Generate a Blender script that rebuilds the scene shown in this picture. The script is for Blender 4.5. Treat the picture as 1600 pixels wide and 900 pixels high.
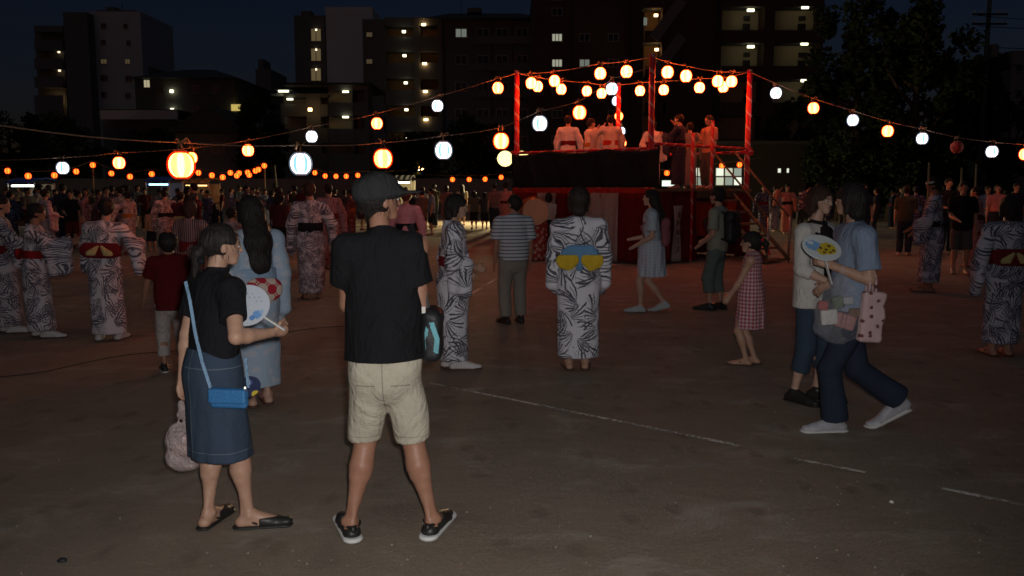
import bpy, math, random
import numpy as np
from mathutils import Vector, Matrix

R = math.radians
scene = bpy.context.scene
for o in list(bpy.data.objects):
    bpy.data.objects.remove(o)
col = scene.collection

# ------------------------------------------------------------------ camera
FPX = 1330.0                     # focal length in photograph pixels (1600 wide)
EYE = 1.6
PITCH = math.atan((450 - 295) / FPX)
cam_data = bpy.data.cameras.new('camera')
cam_data.sensor_width = 36.0
cam_data.lens = FPX * 36.0 / 1600.0
cam_data.clip_start = 0.05
cam_data.clip_end = 3000.0
cam = bpy.data.objects.new('camera', cam_data)
cam.location = (0, 0, EYE)
cam.rotation_euler = (math.pi / 2 - PITCH, 0, 0)
col.objects.link(cam)
scene.camera = cam

# ------------------------------------------------------------------ dusk sky, faint skylight, camera flash
world = bpy.data.worlds.new('World')
scene.world = world
world.use_nodes = True
wn = world.node_tree.nodes
wl = world.node_tree.links
wn.clear()
sky = wn.new('ShaderNodeTexSky')
sky.sky_type = 'NISHITA'
sky.sun_disc = False
sky.sun_elevation = R(3.0)
sky.sun_rotation = R(198)
sky.air_density = 1.0
sky.dust_density = 0.8
sky.ozone_density = 3.5
bg = wn.new('ShaderNodeBackground')
bg.inputs['Strength'].default_value = 0.0068
wo = wn.new('ShaderNodeOutputWorld')
tint = wn.new('ShaderNodeMix'); tint.data_type = 'RGBA'; tint.blend_type = 'MULTIPLY'   # the camera's night white balance
tint.inputs[0].default_value = 1.0; tint.inputs[7].default_value = (1.25, 0.80, 0.98, 1)
wl.new(sky.outputs[0], tint.inputs[6])
wl.new(tint.outputs[2], bg.inputs['Color'])
wl.new(bg.outputs[0], wo.inputs[0])

sun_data = bpy.data.lights.new('dusk_glow', 'SUN')
sun_data.energy = 0.075
sun_data.angle = R(40)
sun_data.color = (0.82, 0.93, 1.0)
sun = bpy.data.objects.new('dusk_glow', sun_data)
sun.rotation_euler = (R(12), 0, R(-18))
col.objects.link(sun)

# the photograph was taken with the camera's own flash: one small hard lamp beside the lens
fl = bpy.data.lights.new('camera_flash', 'SPOT')
fl.energy = 385.0
fl.spot_size = R(92)
fl.spot_blend = 1.0
fl.shadow_soft_size = 0.03
fl.color = (1.0, 0.97, 0.95)
flash = bpy.data.objects.new('camera_flash', fl)
flash.location = (0.06, 0.0, EYE + 0.07)
flash.rotation_euler = (R(75), 0, R(5))
col.objects.link(flash)

scene.view_settings.view_transform = 'Standard'
scene.view_settings.look = 'None'
scene.view_settings.exposure = 0.0
scene.view_settings.gamma = 1.0
scene.view_settings.use_curve_mapping = False
scene.render.engine = 'CYCLES'
scene.cycles.use_denoising = True
scene.cycles.filter_width = 1.6
scene.cycles.max_bounces = 5
scene.cycles.transparent_max_bounces = 16
scene.cycles.caustics_reflective = False
scene.cycles.caustics_refractive = False
scene.cycles.sample_clamp_indirect = 3.0

# ------------------------------------------------------------------ pixel -> place
def ray(px, py):
    u = (px - 800) / FPX
    v = (py - 450) / FPX
    c, s = math.cos(PITCH), math.sin(PITCH)
    return Vector((u, c - v * s, -s - v * c))

def G(px, py, z=0.0):
    d = ray(px, py)
    t = (z - EYE) / d.z
    return Vector((d.x * t, d.y * t, z))

def PD(px, py, Y):
    d = ray(px, py)
    t = Y / d.y
    return Vector((d.x * t, Y, EYE + d.z * t))

# ------------------------------------------------------------------ object helpers
def tag(o, label=None, cat=None, group=None, kind=None):
    if label: o['label'] = label
    if cat: o['category'] = cat
    if group: o['group'] = group
    if kind: o['kind'] = kind
    return o

def empty(name, loc=(0, 0, 0), rz=0.0):
    o = bpy.data.objects.new(name, None)
    o.empty_display_size = 0.1
    o.location = loc
    o.rotation_euler = (0, 0, rz)
    col.objects.link(o)
    return o

def link_mesh(name, me, mat, parent=None, loc=(0, 0, 0), rot=(0, 0, 0)):
    o = bpy.data.objects.new(name, me)
    if mat is not None:
        if not me.materials:
            me.materials.append(mat)
        elif me.materials[0] != mat:
            o.material_slots[0].link = 'OBJECT'
            o.material_slots[0].material = mat
    o.location = loc
    o.rotation_euler = rot
    o.parent = parent
    col.objects.link(o)
    return o

def copy_tree(o, parent=None):
    c = o.copy()
    col.objects.link(c)
    c.parent = parent
    for ch in list(o.children):
        copy_tree(ch, c)
    return c

class MB:
    """collects verts / faces of one part"""
    def __init__(self):
        self.v = []; self.f = []
    def box(self, c, s, rot=None):
        c = Vector(c); hx, hy, hz = s[0] / 2, s[1] / 2, s[2] / 2
        b = len(self.v)
        for x in (-hx, hx):
            for y in (-hy, hy):
                for z in (-hz, hz):
                    p = Vector((x, y, z))
                    if rot is not None: p = rot @ p
                    self.v.append(c + p)
        for q in ((0, 1, 3, 2), (4, 6, 7, 5), (0, 4, 5, 1), (2, 3, 7, 6), (0, 2, 6, 4), (1, 5, 7, 3)):
            self.f.append(tuple(b + i for i in q))
        return self
    def tube(self, pts, r, n=8, caps=True):
        pts = [Vector(p) for p in pts]
        rs = r if isinstance(r, (list, tuple)) else [r] * len(pts)
        b = len(self.v)
        prev = None
        for i, p in enumerate(pts):
            t = (pts[min(i + 1, len(pts) - 1)] - pts[max(i - 1, 0)]).normalized()
            if prev is None:
                a = Vector((0, 0, 1)) if abs(t.z) < 0.9 else Vector((1, 0, 0))
                e1 = t.cross(a).normalized()
            else:
                e1 = (prev - t * prev.dot(t)).normalized()
            e2 = t.cross(e1)
            prev = e1
            for k in range(n):
                a = 2 * math.pi * k / n
                self.v.append(p + (e1 * math.cos(a) + e2 * math.sin(a)) * rs[i])
        for i in range(len(pts) - 1):
            for k in range(n):
                k2 = (k + 1) % n
                self.f.append((b + i * n + k, b + i * n + k2, b + (i + 1) * n + k2, b + (i + 1) * n + k))
        if caps:
            self.f.append(tuple(b + k for k in reversed(range(n))))
            self.f.append(tuple(b + (len(pts) - 1) * n + k for k in range(n)))
        return self
    def lathe(self, prof, n=20, c=(0, 0, 0), sx=1, sy=1):
        b = len(self.v); c = Vector(c)
        for (r, z) in prof:
            for k in range(n):
                a = 2 * math.pi * k / n
                self.v.append(c + Vector((r * math.cos(a) * sx, r * math.sin(a) * sy, z)))
        for i in range(len(prof) - 1):
            for k in range(n):
                k2 = (k + 1) % n
                self.f.append((b + i * n + k, b + i * n + k2, b + (i + 1) * n + k2, b + (i + 1) * n + k))
        self.f.append(tuple(b + k for k in reversed(range(n))))
        self.f.append(tuple(b + (len(prof) - 1) * n + k for k in range(n)))
        return self
    def sheet(self, fn, nu, nv, th=0.004):
        """closed thin cloth: fn(u,v)->Vector, thickness th along the normal"""
        b = len(self.v)
        P = [[Vector(fn(i / nu, j / nv)) for j in range(nv + 1)] for i in range(nu + 1)]
        for side in (0, 1):
            for i in range(nu + 1):
                for j in range(nv + 1):
                    du = P[min(i + 1, nu)][j] - P[max(i - 1, 0)][j]
                    dv = P[i][min(j + 1, nv)] - P[i][max(j - 1, 0)]
                    nn = du.cross(dv)
                    nn = nn.normalized() if nn.length > 1e-9 else Vector((0, 1, 0))
                    self.v.append(P[i][j] + nn * (th / 2 if side else -th / 2))
        m = (nu + 1) * (nv + 1)
        ix = lambda s, i, j: b + s * m + i * (nv + 1) + j
        for i in range(nu):
            for j in range(nv):
                self.f.append((ix(1, i, j), ix(1, i + 1, j), ix(1, i + 1, j + 1), ix(1, i, j + 1)))
                self.f.append((ix(0, i, j), ix(0, i, j + 1), ix(0, i + 1, j + 1), ix(0, i + 1, j)))
        for i in range(nu):
            self.f.append((ix(0, i, 0), ix(0, i + 1, 0), ix(1, i + 1, 0), ix(1, i, 0)))
            self.f.append((ix(0, i + 1, nv), ix(0, i, nv), ix(1, i, nv), ix(1, i + 1, nv)))
        for j in range(nv):
            self.f.append((ix(0, 0, j + 1), ix(0, 0, j), ix(1, 0, j), ix(1, 0, j + 1)))
            self.f.append((ix(0, nu, j), ix(0, nu, j + 1), ix(1, nu, j + 1), ix(1, nu, j)))
        return self
    def mesh(self, name, smooth=False):
        me = bpy.data.meshes.new(name)
        me.from_pydata([tuple(p) for p in self.v], [], self.f)
        if smooth:
            me.polygons.foreach_set('use_smooth', [True] * len(me.polygons))
        me.update()
        return me
    def build(self, name, mat, parent=None, smooth=False, loc=(0, 0, 0), rot=(0, 0, 0)):
        return link_mesh(name, self.mesh(name, smooth), mat, parent, loc, rot)

# ------------------------------------------------------------------ materials
MATS = {}
def new_mat(name):
    m = bpy.data.materials.new(name)
    m.use_nodes = True
    nt = m.node_tree
    bs = nt.nodes['Principled BSDF']
    return m, nt, bs

def N(nt, kind, **kw):
    n = nt.nodes.new(kind)
    for k, v in kw.items():
        if k in n.inputs.keys():
            n.inputs[k].default_value = v
        else:
            setattr(n, k, v)
    return n

def math_node(nt, op, a, b=None, c=None, clamp=False):
    n = nt.nodes.new('ShaderNodeMath'); n.operation = op; n.use_clamp = clamp
    for i, x in enumerate((a, b, c)):
        if x is None: continue
        if isinstance(x, (int, float)): n.inputs[i].default_value = x
        else: nt.links.new(x, n.inputs[i])
    return n.outputs[0]

def mixc(nt, fac, a, b):
    n = nt.nodes.new('ShaderNodeMix'); n.data_type = 'RGBA'
    for i, x in ((0, fac), (6, a), (7, b)):
        if isinstance(x, (int, float)): n.inputs[i].default_value = x
        elif isinstance(x, (tuple, list)): n.inputs[i].default_value = (*x[:3], 1)
        else: nt.links.new(x, n.inputs[i])
    return n.outputs[2]

def coords(nt, kind='Object'):
    return nt.nodes.new('ShaderNodeTexCoord').outputs[kind]

def noise(nt, vec, scale, detail=3.0, rough=0.55, dist=0.0):
    n = nt.nodes.new('ShaderNodeTexNoise')
    n.inputs['Scale'].default_value = scale; n.inputs['Detail'].default_value = detail
    n.inputs['Roughness'].default_value = rough; n.inputs['Distortion'].default_value = dist
    nt.links.new(vec, n.inputs['Vector'])
    return n.outputs['Fac']

def bump(nt, bs, h, strength=0.3, dist=0.01):
    b = nt.nodes.new('ShaderNodeBump')
    b.inputs['Strength'].default_value = strength; b.inputs['Distance'].default_value = dist
    nt.links.new(h, b.inputs['Height'])
    nt.links.new(b.outputs[0], bs.inputs['Normal'])

def mapping(nt, vec, scale=(1, 1, 1), rot=(0, 0, 0), loc=(0, 0, 0)):
    m = nt.nodes.new('ShaderNodeMapping')
    m.inputs['Scale'].default_value = scale; m.inputs['Rotation'].default_value = rot
    m.inputs['Location'].default_value = loc
    nt.links.new(vec, m.inputs['Vector'])
    return m.outputs[0]

def plain(name, c, rough=0.7, metal=0.0, var=0.15, scale=9.0, bmp=0.0, bscale=60.0, spec=0.4):
    if name in MATS: return MATS[name]
    m, nt, bs = new_mat(name)
    v = coords(nt)
    f = noise(nt, v, scale)
    lo = tuple(x * (1 - var) for x in c); hi = tuple(min(1, x * (1 + var)) for x in c)
    nt.links.new(mixc(nt, f, lo, hi), bs.inputs['Base Color'])
    bs.inputs['Roughness'].default_value = rough
    bs.inputs['Metallic'].default_value = metal
    bs.inputs['Specular IOR Level'].default_value = spec
    if bmp > 0:
        bump(nt, bs, noise(nt, v, bscale, 4.0), bmp, 0.01)
    MATS[name] = m
    return m

def cloth(name, c, var=0.18, rough=0.9, weave=260.0):
    """woven cloth with soft wrinkles and a faint weave"""
    if name in MATS: return MATS[name]
    m, nt, bs = new_mat(name)
    v = coords(nt)
    f = noise(nt, v, 14.0, 4.0)
    lo = tuple(x * (1 - var) for x in c); hi = tuple(min(1, x * (1 + var)) for x in c)
    nt.links.new(mixc(nt, f, lo, hi), bs.inputs['Base Color'])
    bs.inputs['Roughness'].default_value = rough
    bs.inputs['Specular IOR Level'].default_value = 0.2
    w1 = noise(nt, mapping(nt, v, (1, 1, 0.45)), 7.0, 4.0, 0.55, 1.6)
    w1 = math_node(nt, 'ABSOLUTE', math_node(nt, 'SUBTRACT', w1, 0.5))       # creased ridges
    w3 = noise(nt, mapping(nt, v, (1, 1, 0.6), (0.4, 0.2, 0)), 17.0, 3.0, 0.5, 0.8)
    w2 = noise(nt, v, weave, 1.0)
    h = math_node(nt, 'ADD', math_node(nt, 'ADD', math_node(nt, 'MULTIPLY', w1, 1.2), math_node(nt, 'MULTIPLY', w3, 0.35)), math_node(nt, 'MULTIPLY', w2, 0.05))
    bump(nt, bs, h, 0.7, 0.045)
    MATS[name] = m
    return m

def emit(name, c, s):
    if name in MATS: return MATS[name]
    m = bpy.data.materials.new(name); m.use_nodes = True
    nt = m.node_tree; nt.nodes.clear()
    e = nt.nodes.new('ShaderNodeEmission'); o = nt.nodes.new('ShaderNodeOutputMaterial')
    e.inputs[0].default_value = (*c, 1); e.inputs[1].default_value = s
    nt.links.new(e.outputs[0], o.inputs[0])
    MATS[name] = m
    return m

def skin_mat(name, c):
    if name in MATS: return MATS[name]
    m, nt, bs = new_mat(name)
    v = coords(nt)
    f = noise(nt, v, 11.0, 4.0)
    f2 = noise(nt, v, 70.0, 2.0)
    base = mixc(nt, f, tuple(x * 0.86 for x in c), tuple(min(1, x * 1.1) for x in c))
    f3 = noise(nt, v, 26.0, 5.0, .65, .4)
    base = mixc(nt, math_node(nt, 'MULTIPLY', math_node(nt, 'SUBTRACT', f3, .45), 1.6, clamp=True), base, (c[0] * .72, c[1] * .58, c[2] * .52))
    base = mixc(nt, math_node(nt, 'MULTIPLY', f2, 0.25), base, (c[0] * 0.9, c[1] * 0.62, c[2] * 0.55))
    nt.links.new(base, bs.inputs['Base Color'])
    bs.inputs['Roughness'].default_value = 0.48
    bs.inputs['Specular IOR Level'].default_value = 0.35
    bs.inputs['Subsurface Weight'].default_value = 0.0
    bump(nt, bs, noise(nt, v, 180.0, 2.0), 0.12, 0.004)
    MATS[name] = m
    return m

def hair_mat(name, c):
    if name in MATS: return MATS[name]
    m, nt, bs = new_mat(name)
    v = coords(nt)
    s = noise(nt, mapping(nt, v, (95, 95, 9)), 1.0, 3.0)
    nt.links.new(mixc(nt, s, tuple(x * 0.4 for x in c), tuple(x * 1.9 for x in c)), bs.inputs['Base Color'])
    bs.inputs['Roughness'].default_value = 0.55
    bs.inputs['Specular IOR Level'].default_value = 0.28
    bump(nt, bs, s, 1.0, 0.012)
    MATS[name] = m
    return m

def plane_uv(nt, kx=1.0, ky=0.6, wrap=0.0):
    """cloth-plane coordinates (x + ky*y, z, 0) of an object"""
    sp = nt.nodes.new('ShaderNodeSeparateXYZ'); nt.links.new(coords(nt), sp.inputs[0])
    u = math_node(nt, 'ADD', math_node(nt, 'MULTIPLY', sp.outputs[0], kx), math_node(nt, 'MULTIPLY', sp.outputs[1], ky))
    if wrap:                                    # cloth wound round the body: measure along the girth
        u = math_node(nt, 'MULTIPLY', math_node(nt, 'ARCTAN2', sp.outputs[0], math_node(nt, 'MULTIPLY', sp.outputs[1], -1.0)), wrap)
    cb = nt.nodes.new('ShaderNodeCombineXYZ')
    nt.links.new(u, cb.inputs[0]); nt.links.new(sp.outputs[2], cb.inputs[1])
    return cb.outputs[0], u, sp.outputs[2]

def wave_yukata(name, ground, ink, off=(0, 0, 0), scale=4.7, cover=0.5):
    """white cotton printed with bursts of brush strokes, dark at the root and thin at the tip, and small curls"""
    if name in MATS: return MATS[name]
    m, nt, bs = new_mat(name)
    uv0, u, z = plane_uv(nt, wrap=.17)
    layers = []
    for li, (sc_, o2) in enumerate(((scale, (0, 0, 0)), (scale * 1.12, (.37, .61, 0)))):
        uv = mapping(nt, uv0, loc=(off[0] + o2[0], off[1] + o2[1], 0))
        vor = nt.nodes.new('ShaderNodeTexVoronoi'); vor.voronoi_dimensions = '2D'
        vor.inputs['Scale'].default_value = sc_
        nt.links.new(uv, vor.inputs['Vector'])
        loc = nt.nodes.new('ShaderNodeVectorMath'); loc.operation = 'SUBTRACT'
        nt.links.new(uv, loc.inputs[0]); nt.links.new(vor.outputs['Position'], loc.inputs[1])
        sc = nt.nodes.new('ShaderNodeSeparateColor'); nt.links.new(vor.outputs['Color'], sc.inputs[0])
        rot = nt.nodes.new('ShaderNodeVectorRotate'); rot.rotation_type = 'Z_AXIS'
        nt.links.new(loc.outputs[0], rot.inputs['Vector'])
        nt.links.new(math_node(nt, 'MULTIPLY', sc.outputs[0], 6.28), rot.inputs['Angle'])
        sp = nt.nodes.new('ShaderNodeSeparateXYZ'); nt.links.new(rot.outputs[0], sp.inputs[0])
        x = math_node(nt, 'ADD', sp.outputs[0], .085); y = sp.outputs[1]
        r = math_node(nt, 'SQRT', math_node(nt, 'ADD', math_node(nt, 'MULTIPLY', x, x), math_node(nt, 'MULTIPLY', y, y)))
        th = math_node(nt, 'ADD', math_node(nt, 'ARCTAN2', y, x), math_node(nt, 'MULTIPLY', r, math_node(nt, 'SUBTRACT', math_node(nt, 'MULTIPLY', sc.outputs[1], 9.0), 4.5)))
        th = math_node(nt, 'ADD', th, math_node(nt, 'MULTIPLY', math_node(nt, 'SUBTRACT', noise(nt, uv, 30.0, 2.0), .5), .16))
        s = math_node(nt, 'SINE', math_node(nt, 'MULTIPLY', th, 25.0))
        s2 = math_node(nt, 'SINE', math_node(nt, 'ADD', math_node(nt, 'MULTIPLY', th, 7.0), math_node(nt, 'MULTIPLY', sc.outputs[2], 6.0)))
        s = math_node(nt, 'ADD', s, math_node(nt, 'MULTIPLY', s2, .55))
        t = math_node(nt, 'ADD', math_node(nt, 'MULTIPLY', r, 7.2), -.46 - cover * .5)
        st = math_node(nt, 'MULTIPLY', math_node(nt, 'SUBTRACT', s, t), 3.5, clamp=True)
        mk = math_node(nt, 'MULTIPLY', math_node(nt, 'SUBTRACT', .85, math_node(nt, 'ABSOLUTE', th)), 7.0, clamp=True)
        st = math_node(nt, 'MULTIPLY', st, mk)
        st = math_node(nt, 'MULTIPLY', st, math_node(nt, 'MULTIPLY', math_node(nt, 'SUBTRACT', r, .012), 80.0, clamp=True))
        layers.append(st)
    stroke = math_node(nt, 'MAXIMUM', layers[0], layers[1])
    v2 = nt.nodes.new('ShaderNodeTexVoronoi'); v2.voronoi_dimensions = '2D'
    v2.inputs['Scale'].default_value = 30.0
    nt.links.new(uv, v2.inputs['Vector'])
    ring = math_node(nt, 'SINE', math_node(nt, 'MULTIPLY', v2.outputs['Distance'], 11.0))
    ring = math_node(nt, 'MULTIPLY', math_node(nt, 'SUBTRACT', ring, 0.72), 6.0, clamp=True)
    sel = math_node(nt, 'MULTIPLY', math_node(nt, 'SUBTRACT', noise(nt, uv, 5.0, 1.0), 0.56), 12.0, clamp=True)
    inkf = math_node(nt, 'MAXIMUM', stroke, math_node(nt, 'MULTIPLY', ring, sel))
    fade = math_node(nt, 'ADD', math_node(nt, 'MULTIPLY', noise(nt, uv, 40.0, 3.0), .5), .62, clamp=True)
    nt.links.new(mixc(nt, math_node(nt, 'MULTIPLY', inkf, fade), ground, ink), bs.inputs['Base Color'])
    bs.inputs['Roughness'].default_value = 0.92
    bs.inputs['Specular IOR Level'].default_value = 0.15
    v = coords(nt)
    h = noise(nt, mapping(nt, v, (1, 1, 0.3)), 10.0, 3.0, 0.5, 0.5)
    bump(nt, bs, h, 0.5, 0.03)
    MATS[name] = m
    return m

def blotch_yukata(name, ground, ink, scale=16.0, thr=0.55, off=(0, 0, 0)):
    """cotton with scattered flower-like blots"""
    if name in MATS: return MATS[name]
    m, nt, bs = new_mat(name)
    uv, u, z = plane_uv(nt)
    uv = mapping(nt, uv, loc=off)
    vor = nt.nodes.new('ShaderNodeTexVoronoi'); vor.voronoi_dimensions = '2D'
    vor.inputs['Scale'].default_value = scale
    nt.links.new(uv, vor.inputs['Vector'])
    d = math_node(nt, 'ADD', vor.outputs['Distance'], math_node(nt, 'MULTIPLY', noise(nt, uv, scale * 2.2, 2.0), 0.35))
    f = math_node(nt, 'MULTIPLY', math_node(nt, 'SUBTRACT', thr, d), 9.0, clamp=True)
    nt.links.new(mixc(nt, f, ground, ink), bs.inputs['Base Color'])
    bs.inputs['Roughness'].default_value = 0.92
    bump(nt, bs, noise(nt, mapping(nt, coords(nt), (1, 1, 0.3)), 10.0, 3.0), 0.5, 0.03)
    MATS[name] = m
    return m

def stripe_cloth(name, a, b, freq, duty=0.3, axis='z', check=False):
    if name in MATS: return MATS[name]
    m, nt, bs = new_mat(name)
    uv, u, z = plane_uv(nt, wrap=.15 if check else 0.0)
    def st(x):
        s = math_node(nt, 'SINE', math_node(nt, 'MULTIPLY', x, freq * 2 * math.pi))
        return math_node(nt, 'MULTIPLY', math_node(nt, 'SUBTRACT', s, 1 - 2 * duty), 4.0, clamp=True)
    if check:
        f = math_node(nt, 'MULTIPLY', math_node(nt, 'ADD', st(u), st(z)), 0.5)
    else:
        f = st(z if axis == 'z' else u)
    nt.links.new(mixc(nt, f, a, b), bs.inputs['Base Color'])
    bs.inputs['Roughness'].default_value = 0.92
    bs.inputs['Specular IOR Level'].default_value = 0.2
    bump(nt, bs, noise(nt, mapping(nt, coords(nt), (1, 1, 0.4)), 10.0, 3.0), 0.5, 0.03)
    MATS[name] = m
    return m

def denim(name, c):
    if name in MATS: return MATS[name]
    m, nt, bs = new_mat(name)
    v = coords(nt)
    f = noise(nt, v, 7.0, 5.0, 0.6)
    g = noise(nt, mapping(nt, v, (220, 220, 60)), 1.0, 2.0)
    base = mixc(nt, f, tuple(x * 0.7 for x in c), tuple(x * 1.45 for x in c))
    base = mixc(nt, math_node(nt, 'MULTIPLY', g, 0.35), base, (c[0] * 2.2, c[1] * 2.0, c[2] * 1.8))
    nt.links.new(base, bs.inputs['Base Color'])
    bs.inputs['Roughness'].default_value = 0.9
    bs.inputs['Specular IOR Level'].default_value = 0.2
    h = math_node(nt, 'ADD', noise(nt, mapping(nt, v, (1, 1, 0.5)), 13.0, 3.0), math_node(nt, 'MULTIPLY', g, 0.12))
    bump(nt, bs, h, 0.6, 0.02)
    MATS[name] = m
    return m
# ------------------------------------------------------------------ smooth bodies from blended shapes
class Field:
    """a blend of tapered limbs and ellipsoids, turned into one continuous mesh"""
    def __init__(self):
        self.p = []
        self.clips = []
        self.disp = None
        self.infl = 0.0
    def limb(self, a, b, ra, rb, k=0.02, flat=None, clip=(), mode='u'):
        a = np.array(a, float); b = np.array(b, float)
        r = max(ra, rb) * (max(1.0, flat[1]) if flat else 1.0)
        lo = np.minimum(a, b) - r; hi = np.maximum(a, b) + r
        self.p.append((mode, k, lo, hi, 'limb', (a, b, ra, rb, flat, clip)))
        return self
    def ell(self, c, r, rot=None, k=0.02, mode='u', clip=()):
        c = np.array(c, float); m = max(r)
        self.p.append((mode, k, c - m, c + m, 'ell', (c, np.array(r, float), rot, clip)))
        return self
    def box(self, c, h, rnd=0.01, rot=None, k=0.01, mode='u'):
        c = np.array(c, float); m = float(np.linalg.norm(h)) + rnd
        self.p.append((mode, k, c - m, c + m, 'box', (c, np.array(h, float), rnd, rot)))
        return self
    def clip(self, c, n):
        self.clips.append((np.array(c, float), np.array(n, float) / np.linalg.norm(n)))
        return self
    def extend(self, other):
        self.p += other.p
        return self
    @staticmethod
    def _d(kind, a, X, Y, Z):
        if kind == 'limb':
            p0, p1, ra, rb, flat, clip = a
            bx = p1 - p0
            qx, qy, qz = X - p0[0], Y - p0[1], Z - p0[2]
            if flat:
                n, s = np.array(flat[0], float), flat[1]
                n = n / np.linalg.norm(n)
                c = (qx * n[0] + qy * n[1] + qz * n[2]) * (1 / s - 1)
                qx, qy, qz = qx + n[0] * c, qy + n[1] * c, qz + n[2] * c
                bx = bx + n * (bx @ n) * (1 / s - 1)
            L = max(bx @ bx, 1e-9)
            t = np.clip((qx * bx[0] + qy * bx[1] + qz * bx[2]) / L, 0, 1)
            d = np.sqrt((qx - bx[0] * t) ** 2 + (qy - bx[1] * t) ** 2 + (qz - bx[2] * t) ** 2) - (ra + (rb - ra) * t)
            if flat: d = d * (0.5 + 0.5 * min(1.0, flat[1]))
        elif kind == 'ell':
            c, r, rot, clip = a
            qx, qy, qz = X - c[0], Y - c[1], Z - c[2]
            if rot is not None:
                m = np.array(rot).T
                qx, qy, qz = (m[0, 0] * qx + m[0, 1] * qy + m[0, 2] * qz,
                              m[1, 0] * qx + m[1, 1] * qy + m[1, 2] * qz,
                              m[2, 0] * qx + m[2, 1] * qy + m[2, 2] * qz)
            k0 = np.sqrt((qx / r[0]) ** 2 + (qy / r[1]) ** 2 + (qz / r[2]) ** 2)
            k1 = np.sqrt((qx / r[0] ** 2) ** 2 + (qy / r[1] ** 2) ** 2 + (qz / r[2] ** 2) ** 2)
            d = k0 * (k0 - 1) / np.maximum(k1, 1e-6)
            d = np.where(k0 < 1e-3, -min(r), d)
        else:
            c, h, rnd, rot = a; clip = ()
            qx, qy, qz = X - c[0], Y - c[1], Z - c[2]
            if rot is not None:
                m = np.array(rot).T
                qx, qy, qz = (m[0, 0] * qx + m[0, 1] * qy + m[0, 2] * qz,
                              m[1, 0] * qx + m[1, 1] * qy + m[1, 2] * qz,
                              m[2, 0] * qx + m[2, 1] * qy + m[2, 2] * qz)
            ax, ay, az = np.abs(qx) - h[0] + rnd, np.abs(qy) - h[1] + rnd, np.abs(qz) - h[2] + rnd
            d = np.sqrt(np.maximum(ax, 0) ** 2 + np.maximum(ay, 0) ** 2 + np.maximum(az, 0) ** 2) + np.minimum(np.maximum(np.maximum(ax, ay), az), 0) - rnd
        for (pc, pn) in clip:
            d = np.maximum(d, (X - pc[0]) * pn[0] + (Y - pc[1]) * pn[1] + (Z - pc[2]) * pn[2])
        return d
    def mesh(self, name, vox):
        pos = [q for q in self.p if q[0] == 'u']
        pad = 3 * vox + self.infl + 0.012
        lo = np.min([q[2] for q in pos], axis=0) - pad
        hi = np.max([q[3] for q in pos], axis=0) + pad
        for c, n in self.clips:                      # axis-aligned clips shrink the grid
            for ax in range(3):
                if n[ax] > 0.999: hi[ax] = min(hi[ax], c[ax] + 3 * vox)
                if n[ax] < -0.999: lo[ax] = max(lo[ax], c[ax] - 3 * vox)
        dims = np.maximum(np.ceil((hi - lo) / vox).astype(int) + 1, 4)
        ax = [(lo[i] + vox * np.arange(dims[i])).astype(np.float32) for i in range(3)]
        f = np.full(dims, 0.08, np.float32)
        for mode, k, l, h, kind, a in self.p:
            m = 0.05 + k
            s = []
            for i in range(3):
                i0 = max(0, int((l[i] - m - lo[i]) / vox)); i1 = min(dims[i], int((h[i] + m - lo[i]) / vox) + 2)
                s.append(slice(i0, i1))
            if any(x.start >= x.stop for x in s): continue
            X = ax[0][s[0]][:, None, None]; Y = ax[1][s[1]][None, :, None]; Z = ax[2][s[2]][None, None, :]
            d = self._d(kind, a, X, Y, Z).astype(np.float32)
            g = f[s[0], s[1], s[2]]
            if mode == 'u':
                hh = np.maximum(k - np.abs(g - d), 0) / k
                f[s[0], s[1], s[2]] = np.minimum(g, d) - hh * hh * k * 0.25
            else:
                d = -d
                hh = np.maximum(k - np.abs(g - d), 0) / k
                f[s[0], s[1], s[2]] = np.maximum(g, d) + hh * hh * k * 0.25
        if self.infl: f -= self.infl
        X = ax[0][:, None, None]; Y = ax[1][None, :, None]; Z = ax[2][None, None, :]
        if self.disp is not None: f = f + self.disp(X, Y, Z).astype(np.float32)
        for c, n in self.clips:
            f = np.maximum(f, ((X - c[0]) * n[0] + (Y - c[1]) * n[1] + (Z - c[2]) * n[2]).astype(np.float32))
        f[0, :, :] = f[-1, :, :] = f[:, 0, :] = f[:, -1, :] = f[:, :, 0] = f[:, :, -1] = 0.05
        return surface(name, f, lo, vox)

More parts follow.
